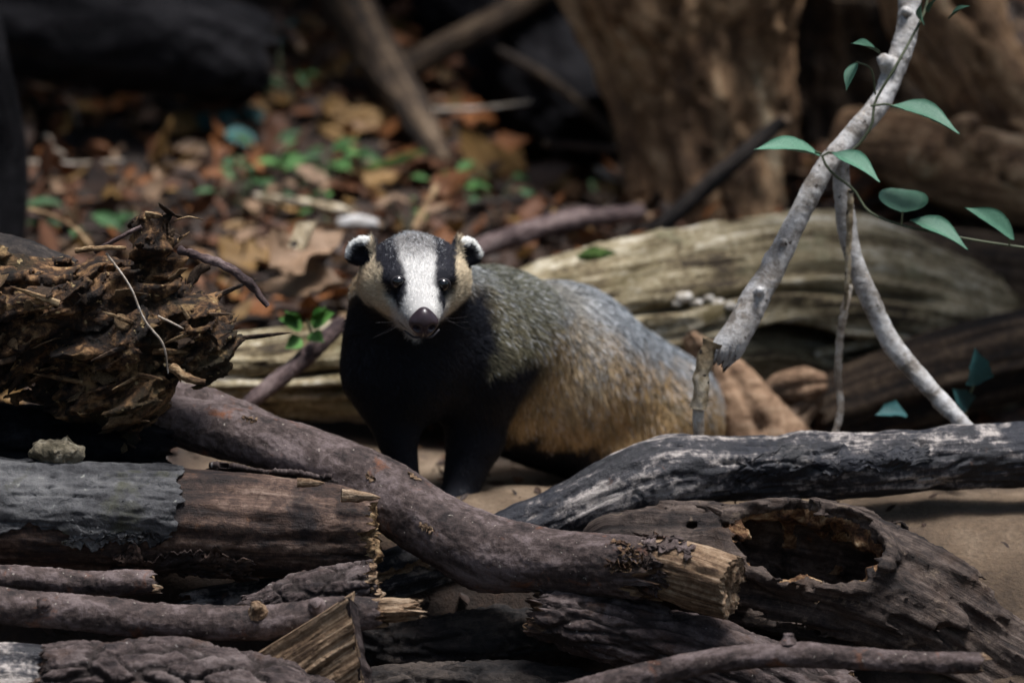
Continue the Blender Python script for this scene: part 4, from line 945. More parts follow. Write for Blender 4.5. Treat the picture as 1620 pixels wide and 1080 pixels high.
lv_dim = leaf_shape('leaf', MAT['leaf_teal'], 1, .66, .25, .3, round_=False, seed=3, wav=.02, nx=14, ny=7)
lv_oval = leaf_shape('leaf', MAT['leaf_vine'], 1, .46, .22, .25, seed=2, wav=.01, nx=18, ny=9, rag=0)
def vleaf(a, b, Ya, Yb, me, nrm=(0, -.35, 1)):
    A = P(a[0], a[1], Ya); Bp = P(b[0], b[1], Yb); put_leaf('leaf', me, A, Bp - A, nrm, float(np.linalg.norm(Bp - A)), parent=vine)
vleaf((1298, 244), (1198, 224), .06, .03, lv_oval, (0, -.25, 1)); vleaf((1316, 240), (1394, 278), .06, .02, lv_oval, (.1, -.3, 1)); vleaf((1410, 165), (1520, 198), .07, .03, lv_oval, (0, -.15, 1))
vleaf((1428, 336), (1430, 296), .03, .085, lv_round, (0, -.75, .65)); vleaf((1440, 346), (1534, 384), .04, .01, lv_oval, (.1, -.3, 1)); vleaf((1606, 378), (1534, 322), .015, .0, lv_oval, (.3, -.6, 1))
vleaf((1356, 98), (1336, 140), .07, .05, lv_oval, (-.5, -.5, .5)); vleaf((1392, 84), (1352, 62), .08, .05, lv_oval, (0, -.4, 1)); vleaf((1468, 20), (1482, -8), .13, .11, lv_oval, (0, -.5, 1)); vleaf((1462, 40), (1452, 8), .13, .11, lv_oval, (-.5, -.5, .5))
vleaf((1500, 30), (1530, 5), .13, .11, lv_oval, (.2, -.5, 1))
# seedling at right, low
sd_ = thing('seedling', P(1530, 670, .16), 'dim blue green seedling behind the foot of the bowed branch', 'seedling')
tube('stem', [(1525, 700, .20, 2), (1530, 640, .18, 2), (1545, 600, .17, 2)], 'vine_stem', sd_, 20, 8, .1, 1)
for a, b, nrm in (((1542, 612), (1548, 556), (.3, -.8, .5)), ((1532, 648), (1512, 616), (-.2, -.7, .7)), ((1436, 655), (1388, 650), (0, -.5, 1))):
    A = P(*a, .17); Bp = P(*b, .15); put_leaf('leaf', lv_dim, A, Bp - A, nrm, float(np.linalg.norm(Bp - A)), parent=sd_)
# big tan leaf at the rump
big = thing('curled_leaf', P(1200, 700, .42), 'large tan curled dead leaf behind the rump of the badger', 'leaf')
def lobe(name, pts, wpx, thick, seed, parent, mat='leaf_big', fold=.5):
    """a curled leaf lobe: ribbon along pts with given half-widths"""
    q = np.array([list(P(a, b, Y)) for a, b, Y in pts]); c = catmull(q, 26); wd = np.interp(np.linspace(0, 1, 26), np.linspace(0, 1, len(wpx)), [M(x, .4) for x in wpx])
    T = np.gradient(c, axis=0); T /= np.linalg.norm(T, axis=1)[:, None]; view = np.array([0, -1.0, .25]); side = np.cross(T, view); side /= np.linalg.norm(side, axis=1)[:, None]; nn = np.cross(side, T)
    if nn.mean(0)[1] > 0: nn = -nn
    rows = []; 
    for j in np.linspace(-1, 1, 15):
        a = j * 1.25; rows.append(c + side * (wd * np.sin(a) / np.sin(1.25))[:, None] - nn * (wd * fold * (1 - np.cos(a)))[:, None])
    v = np.stack(rows, 1).reshape(-1, 3); v = v + nn.repeat(15, 0) * (.007 * fbm(v * 26, 4, seed) - .006 * np.exp(-(np.tile(np.linspace(-1, 1, 15), 26) / .10) ** 2))[:, None]
    n = len(v); v2 = v - nn.repeat(15, 0) * thick; g = grid_faces(26, 15)
    ring = np.r_[np.arange(15), np.arange(1, 26) * 15 + 14, 25 * 15 + np.arange(13, -1, -1), np.arange(24, 0, -1) * 15]; q2 = np.roll(ring, -1)
    return mobj(name, np.concatenate([v, v2]), np.concatenate([g, g[:, ::-1] + n, np.stack([ring, ring + n, q2 + n, q2], 1)]), MAT[mat], parent)
lobe('blade', [(1120, 545, .52), (1150, 580, .45), (1185, 640, .41), (1215, 700, .39), (1235, 740, .38)], [12, 28, 46, 70, 78], .003, 1, big, fold=.55)
lobe('blade', [(1195, 640, .47), (1235, 618, .46), (1275, 608, .45), (1309, 605, .45)], [16, 30, 30, 14], .003, 2, big, fold=.8)
lobe('blade', [(1130, 580, .53), (1108, 556, .52), (1088, 530, .52)], [26, 24, 12], .003, 3, big, fold=.8)
lobe('blade', [(1235, 720, .44), (1255, 670, .44), (1285, 640, .45), (1300, 622, .455)], [10, 22, 18, 8], .003, 5, big, 'leaf_tan', fold=.7)
# green seedling on the weathered log
gs = thing('green_seedling', P(505, 545, .30), 'bright green seedling with round leaves left of the badger', 'seedling')
tube('stem', [(500, 560, .30, 2.5), (492, 525, .29, 2.5), (485, 505, .28, 2)], 'vine_stem', gs, 20, 8, .1, 1)
lg = leaf_shape('leaf', MAT['leaf_green'], 1, .62, .12, .2, seed=4, wav=.02, nx=14, ny=7, rag=.2)
for a, b, nrm in (((480, 515), (437, 500), (0, -.8, .6)), ((478, 535), (448, 552), (0, -.9, .4)), ((490, 512), (532, 490), (0, -.8, .6)), ((488, 528), (516, 540), (.2, -.8, .5)), ((470, 505), (450, 488), (0, -.3, 1)), ((500, 505), (515, 480), (0, -.6, 1))):
    A = P(*a, .28); Bp = P(*b, .25); put_leaf('leaf', lg, A, Bp - A, nrm, .85 * float(np.linalg.norm(Bp - A)), parent=gs)

# leaf litter
DL = []
for k, (mt, tag) in enumerate((('leaf_rust', 'rust brown'), ('leaf_orange', 'orange brown'), ('leaf_tan', 'pale tan'), ('leaf_ochre', 'ochre'), ('leaf_dark', 'blackish brown'))):
    DL.append((tag, [leaf_shape('dead_leaf', MAT[mt], 1, .5 + .12 * j, .25 - .2 * j, .5 - .35 * j, seed=k * 5 + j, wav=.05, nx=8, ny=5, lobes=(0, 0, 3)[j]) for j in range(3)]))
rg = np.random.default_rng(21)
def litter_spot():
    while True:
        x = rg.uniform(-1.05, .62); y = rg.uniform(.55, 2.5)
        z = hgt(x, y)[0]
        return np.array([x, y, z])
def zone(p):
    v = p - CAM; d = v @ FWD; px = 810 + v[0] / d * LENS / 36 * 1620; py = 540 - (v @ UPV) / d * LENS / 36 * 1620
    if py > 400: return 'close behind the weathered log' if px > 300 else 'behind the root mass'
    if px < 200: return 'in the far left shade' if py < 250 else 'above the root mass'
    if px < 430: return 'under the blackish log end' if py < 230 else 'left of the whitish stick'
    if px < 600: return 'left of the leaning branch' if py < 230 else 'among the green herbs'
    if px < 800: return 'right of the leaning branch' if py < 230 else 'above the head of the badger'
    if px < 1010: return 'in the hollow beside the stump' if py < 230 else 'above the dark knobbly root'
    return 'at the foot of the stump'
SHARE = [.34, .16, .14, .12, .24]
for k in range(290):
    p = litter_spot(); c = rg.choice(5, p=SHARE); tag, mes = DL[c]
    a = rg.uniform(0, 6.28); el = rg.uniform(-.35, .6); ax = (math.cos(a) * math.cos(el), math.sin(a) * math.cos(el), math.sin(el))
    nrm = (rg.normal() * .5, -.25 + rg.normal() * .5, 1)
    put_leaf('dead_leaf', mes[rg.integers(3)], p + np.array([0, 0, rg.uniform(.008, .045)]), ax, nrm, rg.uniform(.040, .095),
             f'{tag} dead leaf in the litter {zone(p)}', 'leaf', f'{tag} leaves {zone(p)}')
# named large leaves near the head
for (a, b, mt, lab, wmul) in [((425, 440), (548, 375), 'leaf_tan', 'large pale tan dead leaf beside the left ear of the badger', .58), ((545, 462), (395, 470), 'leaf_tan', 'long tan dead leaf lying on top of the weathered log', .42),
                        ((420, 425), (470, 380), 'leaf_tan', 'tan dead leaf under the whitish bark chip', .7), ((350, 440), (440, 400), 'leaf_ochre', 'ochre dead leaf above the twig of the root mass', .7),
                        ((520, 110), (600, 190), 'leaf_ochre', 'big ochre dead leaf propped behind the leaning branch', .8), ((500, 215), (640, 205), 'leaf_ochre', 'broad ochre dead leaf at the left foot of the leaning branch', .6),
                        ((700, 180), (790, 200), 'leaf_orange', 'bright orange brown dead leaf right of the leaning branch', .7), ((800, 170), (850, 130), 'leaf_tan', 'tan curled leaf under the slanting dead stick', .6),
                        ((800, 310), (860, 270), 'leaf_ochre', 'ochre dead leaf above the dark knobbly root', .8), ((860, 200), (930, 180), 'leaf_orange', 'orange leaf in the shade of the hollow', .7)]:
    A = ground_at(*a); Bp = ground_at(*b) * .45 + (P(b[0], b[1], A[1] + .03)) * .55
    if 'weathered' in lab or 'left ear' in lab: A = P(a[0], a[1], .62); Bp = P(b[0], b[1], .66)
    me = leaf_shape('dead_leaf', MAT[mt], 1, wmul, .15, .15, seed=int(a[0]), wav=.05, nx=16, ny=9, lobes=3 if wmul > .5 else 0, rag=.7)
    put_leaf('dead_leaf', me, A + np.array([0, 0, .015]), Bp - A, (.1, -.6, .8), float(np.linalg.norm(Bp - A)), lab, 'leaf')
# the uncountable rest
def leaf_mass(name, count, xr, yr, size, mats, label, cat, seed, lift=.02, dens=None):
    rg = np.random.default_rng(seed); vs = []; fs = []; mi = []; off = 0
    base = []
    for i in range(4):
        for j in range(3): base.append((i / 3, (j - 1) * .25 * [.15, 1, .85, .12][i], .1 * abs(j - 1) - .2 * (i / 3 - .4) ** 2))
    base = np.array(base); bf = grid_faces(4, 3)
    XS = rg.uniform(*xr, count); YS = rg.uniform(*yr, count); ZS = hgt(XS, YS)
    for k in range(count):
        x, y = XS[k], YS[k]
        if dens and not dens(x, y, rg): continue
        a = rg.uniform(0, 6.28); R = Matrix.Rotation(a, 3, 'Z') @ Matrix.Rotation(rg.normal() * .5, 3, 'Y') @ Matrix.Rotation(rg.normal() * .5, 3, 'X')
        s = rg.uniform(*size); q = (base * np.array([1, rg.uniform(.7, 1.3), rg.uniform(-1, 2)]) * s) @ np.array(R).T
        vs.append(q + np.array([x, y, ZS[k] + rg.uniform(0, lift)])); fs.append(bf + off); off += 12; mi.append(np.full(len(bf), rg.choice(len(mats), p=SHARE if len(mats) == 5 else None)))
    o = mobj(name, np.concatenate(vs), np.concatenate(fs), None); o.data.materials.clear()
    for m_ in mats: o.data.materials.append(MAT[m_])
    o.data.polygons.foreach_set('material_index', np.concatenate(mi).astype(np.int32)); o.data.update()
    return put(o, label, cat, None, 'stuff')
LM = ['leaf_rust', 'leaf_orange', 'leaf_tan', 'leaf_ochre', 'leaf_dark']
leaf_mass('leaf_litter', 11000, (-1.6, 1.4), (.35, 3.2), (.018, .06), LM, 'brown and orange fallen leaf litter covering the ground', 'leaf litter', 31, dens=lambda x, y, r: y > .62 or x < -.35 or x > .45)
leaf_mass('leaf_crumbs', 2600, (-1.3, 1.3), (-.6, .75), (.008, .026), ['leaf_dark', 'leaf_dark', 'leaf_rust', 'leaf_tan', 'leaf_dark'], 'dark leaf crumbs scattered between the logs', 'leaf litter', 32, .01, dens=lambda x, y, r: r.random() < (.12 if x > .38 and y > -.4 else .5 if y > -.3 and x > -.3 else .9))
# twigs in the litter
TW = []
for k in range(4):
    q = Limb([[0, 0, 0, .0035], [.05, .004 * (k - 1), .004, .0032], [.10, -.003 * k, .002, .0028], [.16, .004, .004, .0018]], 16, True, k)
    th = np.linspace(0, 2 * math.pi, 7, endpoint=False); S, TH = np.meshgrid(q.s, th, indexing='ij'); s = S.ravel(); t_ = TH.ravel()
    r_ = q.rad(s) * (1 + .25 * pn(np.stack([s * 90, t_, t_ * 0], 1), k)); v = q.at(s, t_, r_)
    TW.append(mesh_data('fallen_twig', v, grid_faces(16, 7, True), MAT[('bare_brown', 'pale_twig', 'purple_twig', 'dark_wood')[k]], {'grain': q.grain(s, t_, r_), 'tone': s * 0}))
for k in range(70):
    p = litter_spot(); a = rg.uniform(0, 6.28); el = rg.normal() * .15; kk = rg.integers(4)
    put_leaf('fallen_twig', TW[kk], p + np.array([0, 0, .02]), (math.cos(a), math.sin(a), el), (0, 0, 1), rg.uniform(.5, 1.5),
             ('brown', 'pale', 'purplish', 'blackish')[kk] + ' fallen twig lying among dead leaves ' + zone(p), 'twig', ('brown', 'pale', 'purplish', 'blackish')[kk] + ' twigs ' + zone(p))
# herbs
hl = leaf_shape('leaf', MAT['leaf_herb'], 1, .42, .15, .3, seed=6, wav=.02); hg = leaf_shape('leaf', MAT['leaf_sprout'], 1, .5, .15, .3, seed=7, wav=.02); ht = leaf_shape('leaf', MAT['leaf_teal'], 1, .85, .1, .1, round_=True, seed=8, wav=.02)
def herb(px, py, nl, size, me, label, seed, hh=.05, Yoff=0.0):
    rg = np.random.default_rng(seed); b = ground_at(px, py); t = thing('green_herb', b, label, 'plant')
    for k in range(nl):
        a = rg.uniform(0, 6.28); lean = rg.uniform(.2, .9); top = b + np.array([math.cos(a) * lean * hh, math.sin(a) * lean * hh, hh * rg.uniform(.5, 1.2)])
        q = Limb([list(b) + [.0012], list((b + top) / 2 + np.array([0, 0, .006])) + [.0012], list(top) + [.0008]], 8, True, k)
        limb_body('stem', q, 6, lambda g, s, t_, r: (r * 0, r * 0), MAT['vine_stem'], t)
        put_leaf('leaf', me, top, (math.cos(a), math.sin(a), rg.uniform(-.4, .5)), (rg.normal() * .3, -.5, 1), size * rg.uniform(.7, 1.25), parent=t)
for k, (px, py, nl, s, me, lab) in enumerate([(478, 300, 7, .045, hg, 'leafy green herb sprouting left of the leaning branch foot'), (425, 285, 6, .04, hl, 'dull green herb growing left of the brightest herb'), (520, 300, 6, .038, hg, 'small green herb beside the whitish stick'), (385, 330, 6, .036, hl, 'low green herb at the left end of the whitish stick'),
      (440, 345, 5, .034, hl, 'dark green herb under the whitish stick'), (540, 290, 5, .035, hl, 'green herb under the mossy twig'), (700, 320, 6, .038, hg, 'green herb behind the upright tan twig'), (742, 330, 5, .036, hl, 'green herb between the twig and the dark root'), (790, 335, 4, .036, hl, 'sparse green herb above the dark knobbly root'),
      (130, 380, 6, .05, hl, 'green herb behind the root mass at the left'), (650, 375, 4, .03, hg, 'little green herb just behind the head of the badger'), (520, 375, 4, .032, hg, 'small green herb next to the whitish bark chip'), (930, 340, 4, .03, hl, 'small herb at the left foot of the stump'), (470, 170, 4, .05, hl, 'dim green herb below the blackish log end')]):
    herb(px, py, nl, s, me, lab, 60 + k)
herb(450, 160, 2, .075, ht, 'plant with broad blue green leaves beside the blackish log end', 91, .09); herb(375, 215, 3, .05, ht, 'low blue green plant in the dark litter at the left', 92, .04)
herb(335, 250, 3, .04, ht, 'dim blue green plant deep in the shade at the left', 93, .04)

# ------------------------------------------------------------------ THE BADGER
Hc = P(658, 433, .0); Nz = P(671, 497, -.125)
hF = Nz - Hc; hF /= np.linalg.norm(hF); hR = np.cross(hF, [0, 0, 1.0]); hR /= np.linalg.norm(hR); hU = np.cross(hR, hF)
# photo right is +x: make lateral axis point to +x
if hR[0] < 0: hR = -hR; hU = np.cross(hF, hR) if np.cross(hF, hR)[2] > 0 else -np.cross(hF, hR)
HM = np.stack([hR, hU, hF])          # rows: lateral, up, forward
def loc(p): return (p - Hc) @ HM.T
def hp(a, b, c): return Hc + a * hR + b * hU + c * hF
EAR = [(hp(-.064, .024, -.016), -1), (hp(.062, .020, -.016), 1)]
EARM = []
for c, sg in EAR:
    n_ = hF * .85 + hR * sg * .30 + hU * .10; n_ /= np.linalg.norm(n_); u_ = hU * .78 + hR * sg * .70; u_ -= n_ * (u_ @ n_); u_ /= np.linalg.norm(u_); EARM.append(np.stack([np.cross(u_, n_), u_, n_]))

def badger_sdf(p):
    I = np.eye(3)
    q = loc(p)
    head = ell_sdf(q, np.array([0, -.009, -.012]), I, (.055, .046, .070))
    mz = cap_sdf(q, (0, -.006, .035), (0, -.013, .106), .038, .0190)
    head = smin(head, mz, .022)
    head = smin(head, cap_sdf(q, (0, -.032, .02), (0, -.030, .092), .026, .012), .014)
    for sg in (-1, 1):
        head = smin(head, ell_sdf(q, np.array([sg * .034, -.014, -.010]), I, (.028, .033, .042)), .02)
        head = smin(head, ell_sdf(q, np.array([sg * .026, .010, .040]), I, (.016, .012, .02)), .02)      # brow
        e = np.linalg.norm(q - np.array([sg * .0335, -.001, .058]), axis=1) - .010
        head = -smin(-head, e, .008)                                                                     # eye socket
    body = cap_sdf(p, P(665, 545, .09), P(760, 545, .17), M(98, 0), M(118, 0))
    body = smin(body, cap_sdf(p, P(775, 552, .18), P(880, 588, .29), M(106, 0), M(126, .2)), .03)
    body = smin(body, ell_sdf(p, P(775, 575, .10), I, (M(52, 0), .05, M(85, 0))), .025)
    body = smin(body, ell_sdf(p, P(1010, 668, .34), I, (M(92, 0), .08, M(92, 0))), .03)
    body = smin(body, cap_sdf(p, P(880, 585, .29), P(1035, 660, .41), M(130, .2), M(112, .3)), .05)
    body = smin(body, cap_sdf(p, P(800, 640, .20), P(960, 680, .33), M(80, 0), M(82, 0)), .04)        # belly
    body = smin(body, ell_sdf(p, P(640, 575, .07), I, (M(88, 0), .075, M(108, 0))), .03)              # chest
    body = smin(body, cap_sdf(p, hp(0, -.034, -.035), P(690, 545, .12), .054, M(98, 0)), .03)        # neck
    body = smin(body, cap_sdf(p, P(606, 470, .065), P(606, 570, .07), M(52, 0), M(62, 0)), .025)       # full neck
    body = smin(body, cap_sdf(p, P(728, 500, .13), P(805, 522, .19), M(76, 0), M(90, 0)), .03)
    d = smin(head, body, .018)
    # fore legs
    l1 = smin(cap_sdf(p, P(598, 600, .05), P(628, 690, .035), M(50, 0), M(31, 0)), cap_sdf(p, P(628, 690, .035), P(645, 785, .015), M(31, 0), M(22, 0)), .01)
    l1 = smin(l1, cap_sdf(p, P(644, 783, .02), P(642, 800, -.03), M(24, 0), M(19, 0)), .012)
    l2 = smin(cap_sdf(p, P(752, 600, .11), P(752, 690, .10), M(66, 0), M(46, 0)), cap_sdf(p, P(752, 690, .10), P(722, 795, .06), M(46, 0), M(26, 0)), .012)
    l2 = smin(l2, cap_sdf(p, P(722, 793, .06), P(718, 812, .01), M(28, 0), M(22, 0)), .012)
    d = smin(d, l1, .022); d = smin(d, l2, .022)
    # hind legs
    for x, Y in ((1000, .34), (1040, .46)):
        h1 = smin(cap_sdf(p, P(x, 680, Y), P(x - 50, 735, Y - .09), M(82, 0), M(46, 0)), cap_sdf(p, P(x - 50, 735, Y - .09), P(x + 6, 768, Y + .01), M(44, 0), M(26, 0)), .02)
        h1 = smin(h1, cap_sdf(p, P(x + 6, 768, Y + .01), P(x - 45, 790, Y - .08), M(24, 0), M(22, 0)), .012)
        d = smin(d, h1, .025)
    d = smin(d, cap_sdf(p, P(1090, 655, .47), P(1130, 720, .52), .026, .010), .015)                   # tail
    for (c, sg), E in zip(EAR, EARM):
        w_ = (p - c) @ E.T
        e = ell_sdf(w_, np.zeros(3), I, (.0225, .0165, .0075))
        e = -smin(-e, np.linalg.norm(w_ - np.array([0, -.003, .020]), axis=1) - .0175, .003)
        d = smin(d, e, .006)
    return d

h = .0045
bo = np.array([P(500, 0, 0)[0], -.185, -.16]); bh = np.array([P(1200, 0, .45)[0], .62, .40])
F, bo = sdf_grid(badger_sdf, bo, bh, h, .03)
bv_, bf_ = surface_nets(F, bo, h); bv_ = relax(bv_, bf_, 2, .4); bnrm = vnormals(bv_, bf_)
badger = thing('badger', P(720, 800, .1), 'badger with striped face and black chest standing behind the crossing log', 'badger')

def mixv(a, b, w): return a + (np.asarray(b) - a) * w[:, None]
A0, A1 = P(690, 545, .12), P(1020, 655, .41)
def coat(p, seed=0):
    """fur colour (root,tip) and length for points on the badger"""
    q = loc(p); a = q[:, 0]; b = q[:, 1]; c = q[:, 2]; n1 = fbm(p * 30, 3, 3); n2 = pn(p * 90, 5)
    ax = A1 - A0; L = np.linalg.norm(ax); ax = ax / L; u = ((p - A0) @ ax) / L
    side = np.cross(ax, [0, 0, 1.0]); up = np.cross(side, ax)
    hgt_ = ((p - A0) @ up)                      # height over the spine line
    N = len(p)
    black = np.array([.008, .0085, .012]); cream = np.array([.66, .54, .37]); white = np.array([.68, .66, .63]); tan = np.array([.57, .375, .18]); grey = np.array([.33, .36, .39]); olive = np.array([.14, .135, .088])
    # trunk
    hb = hgt_ + .012 * n1
    tip = np.tile(tan, (N, 1)); tip = tip * (1 + .35 * fbm(p * np.array([60, 60, 30]), 3, 8))[:, None]; tip = mixv(tip, np.array([.22, .17, .09]), np.clip(fbm(p * 45, 3, 14) * .9, 0, .7))
    tip = mixv(tip, grey, sstep(.040, .088, hb + .010 * sstep(.2, .9, u) + .014 * n2))
    band = np.exp(-((u - .0 - .15 * hb / .1) / .20) ** 2)
    tip = mixv(tip, olive, np.clip(band * 1.1, 0, .92))
    pale = np.exp(-((u - .42 + .5 * np.clip(hb, -1, 1)) / .10) ** 2) * sstep(-.06, .02, hb); tip = mixv(tip, np.array([.50, .44, .34]), pale * .5)
    lowb = sstep(-.047, -.074, hb - .006 * n2 - .035 * sstep(.45, 1.0, u) + .02 * sstep(.5, .1, u)); tip = mixv(tip, black, lowb)
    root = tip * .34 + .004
    root = mixv(root, black, lowb)
    ln = np.full(N, .017); ln = ln * (1 - .35 * lowb)
    agouti = (.22 + .78 * sstep(.0, .05, hb)) * (1 - lowb) * (1 - .55 * np.clip(band, 0, 1))
    # chest, throat and fore legs
    fr = sstep(.06, -.06, u + .55 * np.clip(hgt_ + .01, -.2, .2) * -1.0 + .10 * n1 - .0)
    zrel = p[:, 2] - Hc[2]
    chest = np.clip(sstep(.03, -.03, u + .06 + .8 * (zrel + .045) + .05 * n1), 0, 1) * sstep(-.025, -.055, zrel + .01 * n1)
    leg = sstep(-.115, -.145, zrel + .012 * n1) * sstep(.26, .15, u)
    bl = np.maximum(chest, leg); tip = mixv(tip, black, bl); root = mixv(root, black, bl); ln = ln * (1 - bl * .45); agouti = agouti * (1 - bl)
    # left rim of the neck is tan
    # head
    w = b * .95 - c * .36
    hd = sstep(-.050, -.030, c + .012 * n1) * (np.abs(a) < .115) * (b > -.085)
    cen = np.interp(w, [-.045, -.031, -.008, .02, .045], [.024, .0255, .0285, .0350, .0375]); hw = np.interp(w, [-.048, -.031, -.008, .02, .045], [-.004, .0055, .0122, .0122, .0135])
    sgn = np.abs(a); sa = sgn - cen
    stripe = sstep(hw + .0040, hw - .0030, np.abs(sa) + .0030 * n2 + .0016 * pn(p * 260, 9))
    face = np.tile(white, (N, 1)); out = sstep(0, .012, sa); face = mixv(face, cream, out)
    rust = np.exp(-(((sgn - .070) / .012) ** 2 + ((w + .004) / .018) ** 2)); face = mixv(face, np.array([.42, .20, .06]), rust * .55 * (a < 0))
    crown = sstep(.002, .040, w + .006 * n2) * (sa < 0); face = mixv(face, np.array([.20, .19, .185]), crown * .9)
    mz = sstep(.075, .10, c) * sstep(-.040, -.056, w); face = mixv(face, np.array([.42, .37, .33]), mz * .6)
    face = mixv(face, np.array([.020, .020, .026]), stripe)
    thr = sstep(.004, -.006, w - (-.076 + .84 * sgn) + .004 * n1) * (1 - sstep(.055, .075, c) * (w > -.078)); face = mixv(face, black, thr)
    chin = (c > .05) * sstep(-.030, -.040, b); face = mixv(face, np.array([.10, .09, .085]), chin * .8)
    tip = mixv(tip, face, hd); root = mixv(root, face * (.75 - .35 * crown)[:, None], hd); ln = ln + (np.interp(c, [-.05, .0, .05, .1], [.016, .010, .007, .005]) - ln) * hd
    ln = ln + (.014 - ln) * hd * sstep(.048, .065, sgn) * (c < .03)
    agouti = agouti * (1 - hd) + hd * crown * .5
    # ears
    ear = np.zeros(N)
    for (ec, sg), E in zip(EAR, EARM):
        wv = (p - ec) @ E.T; r = np.hypot(wv[:, 0] * .73, wv[:, 1]); inn = (r < .0200) & (np.abs(wv[:, 2]) < .013) & (sgn > .052)
        rimw = sstep(.0072, .0092, r) * sstep(.0005, .003, wv[:, 1])
        ecol = mixv(np.tile(black, (N, 1)), np.array([.86, .85, .80]), rimw); k = inn * 1.0
        tip = mixv(tip, ecol, k); root = mixv(root, ecol, k); ln = ln * (1 - k) + k * .006; agouti = agouti * (1 - k)
    return root, tip, ln, agouti

root_c, tip_c, ln_c, ag_c = coat(bv_)
skin_col = np.concatenate([np.clip(root_c * .8, 0, 1), np.ones((len(bv_), 1))], 1)
def fur_mat(name, rough, sheen=0.0):
    m, N, Lk, B = _mat(name); at = N.new('ShaderNodeAttribute'); at.attribute_name = 'coat'; Lk.new(at.outputs['Color'], B.inputs['Base Color'])
    B.inputs['Roughness'].default_value = rough; B.inputs['Specular IOR Level'].default_value = .14; return m
MAT['fur'] = fur_mat('fur', .55); MAT['hide'] = fur_mat('hide', .9)
body = mobj('body', bv_, bf_, MAT['hide'], badger, {'coat': skin_col})
bb = BVHTree.FromPolygons([tuple(q) for q in bv_], [tuple(map(int, q)) for q in bf_])

EYES = [hit(bb, 630.5, 446), hit(bb, 701, 450)]
NOSE = hp(0, -.0125, .120)
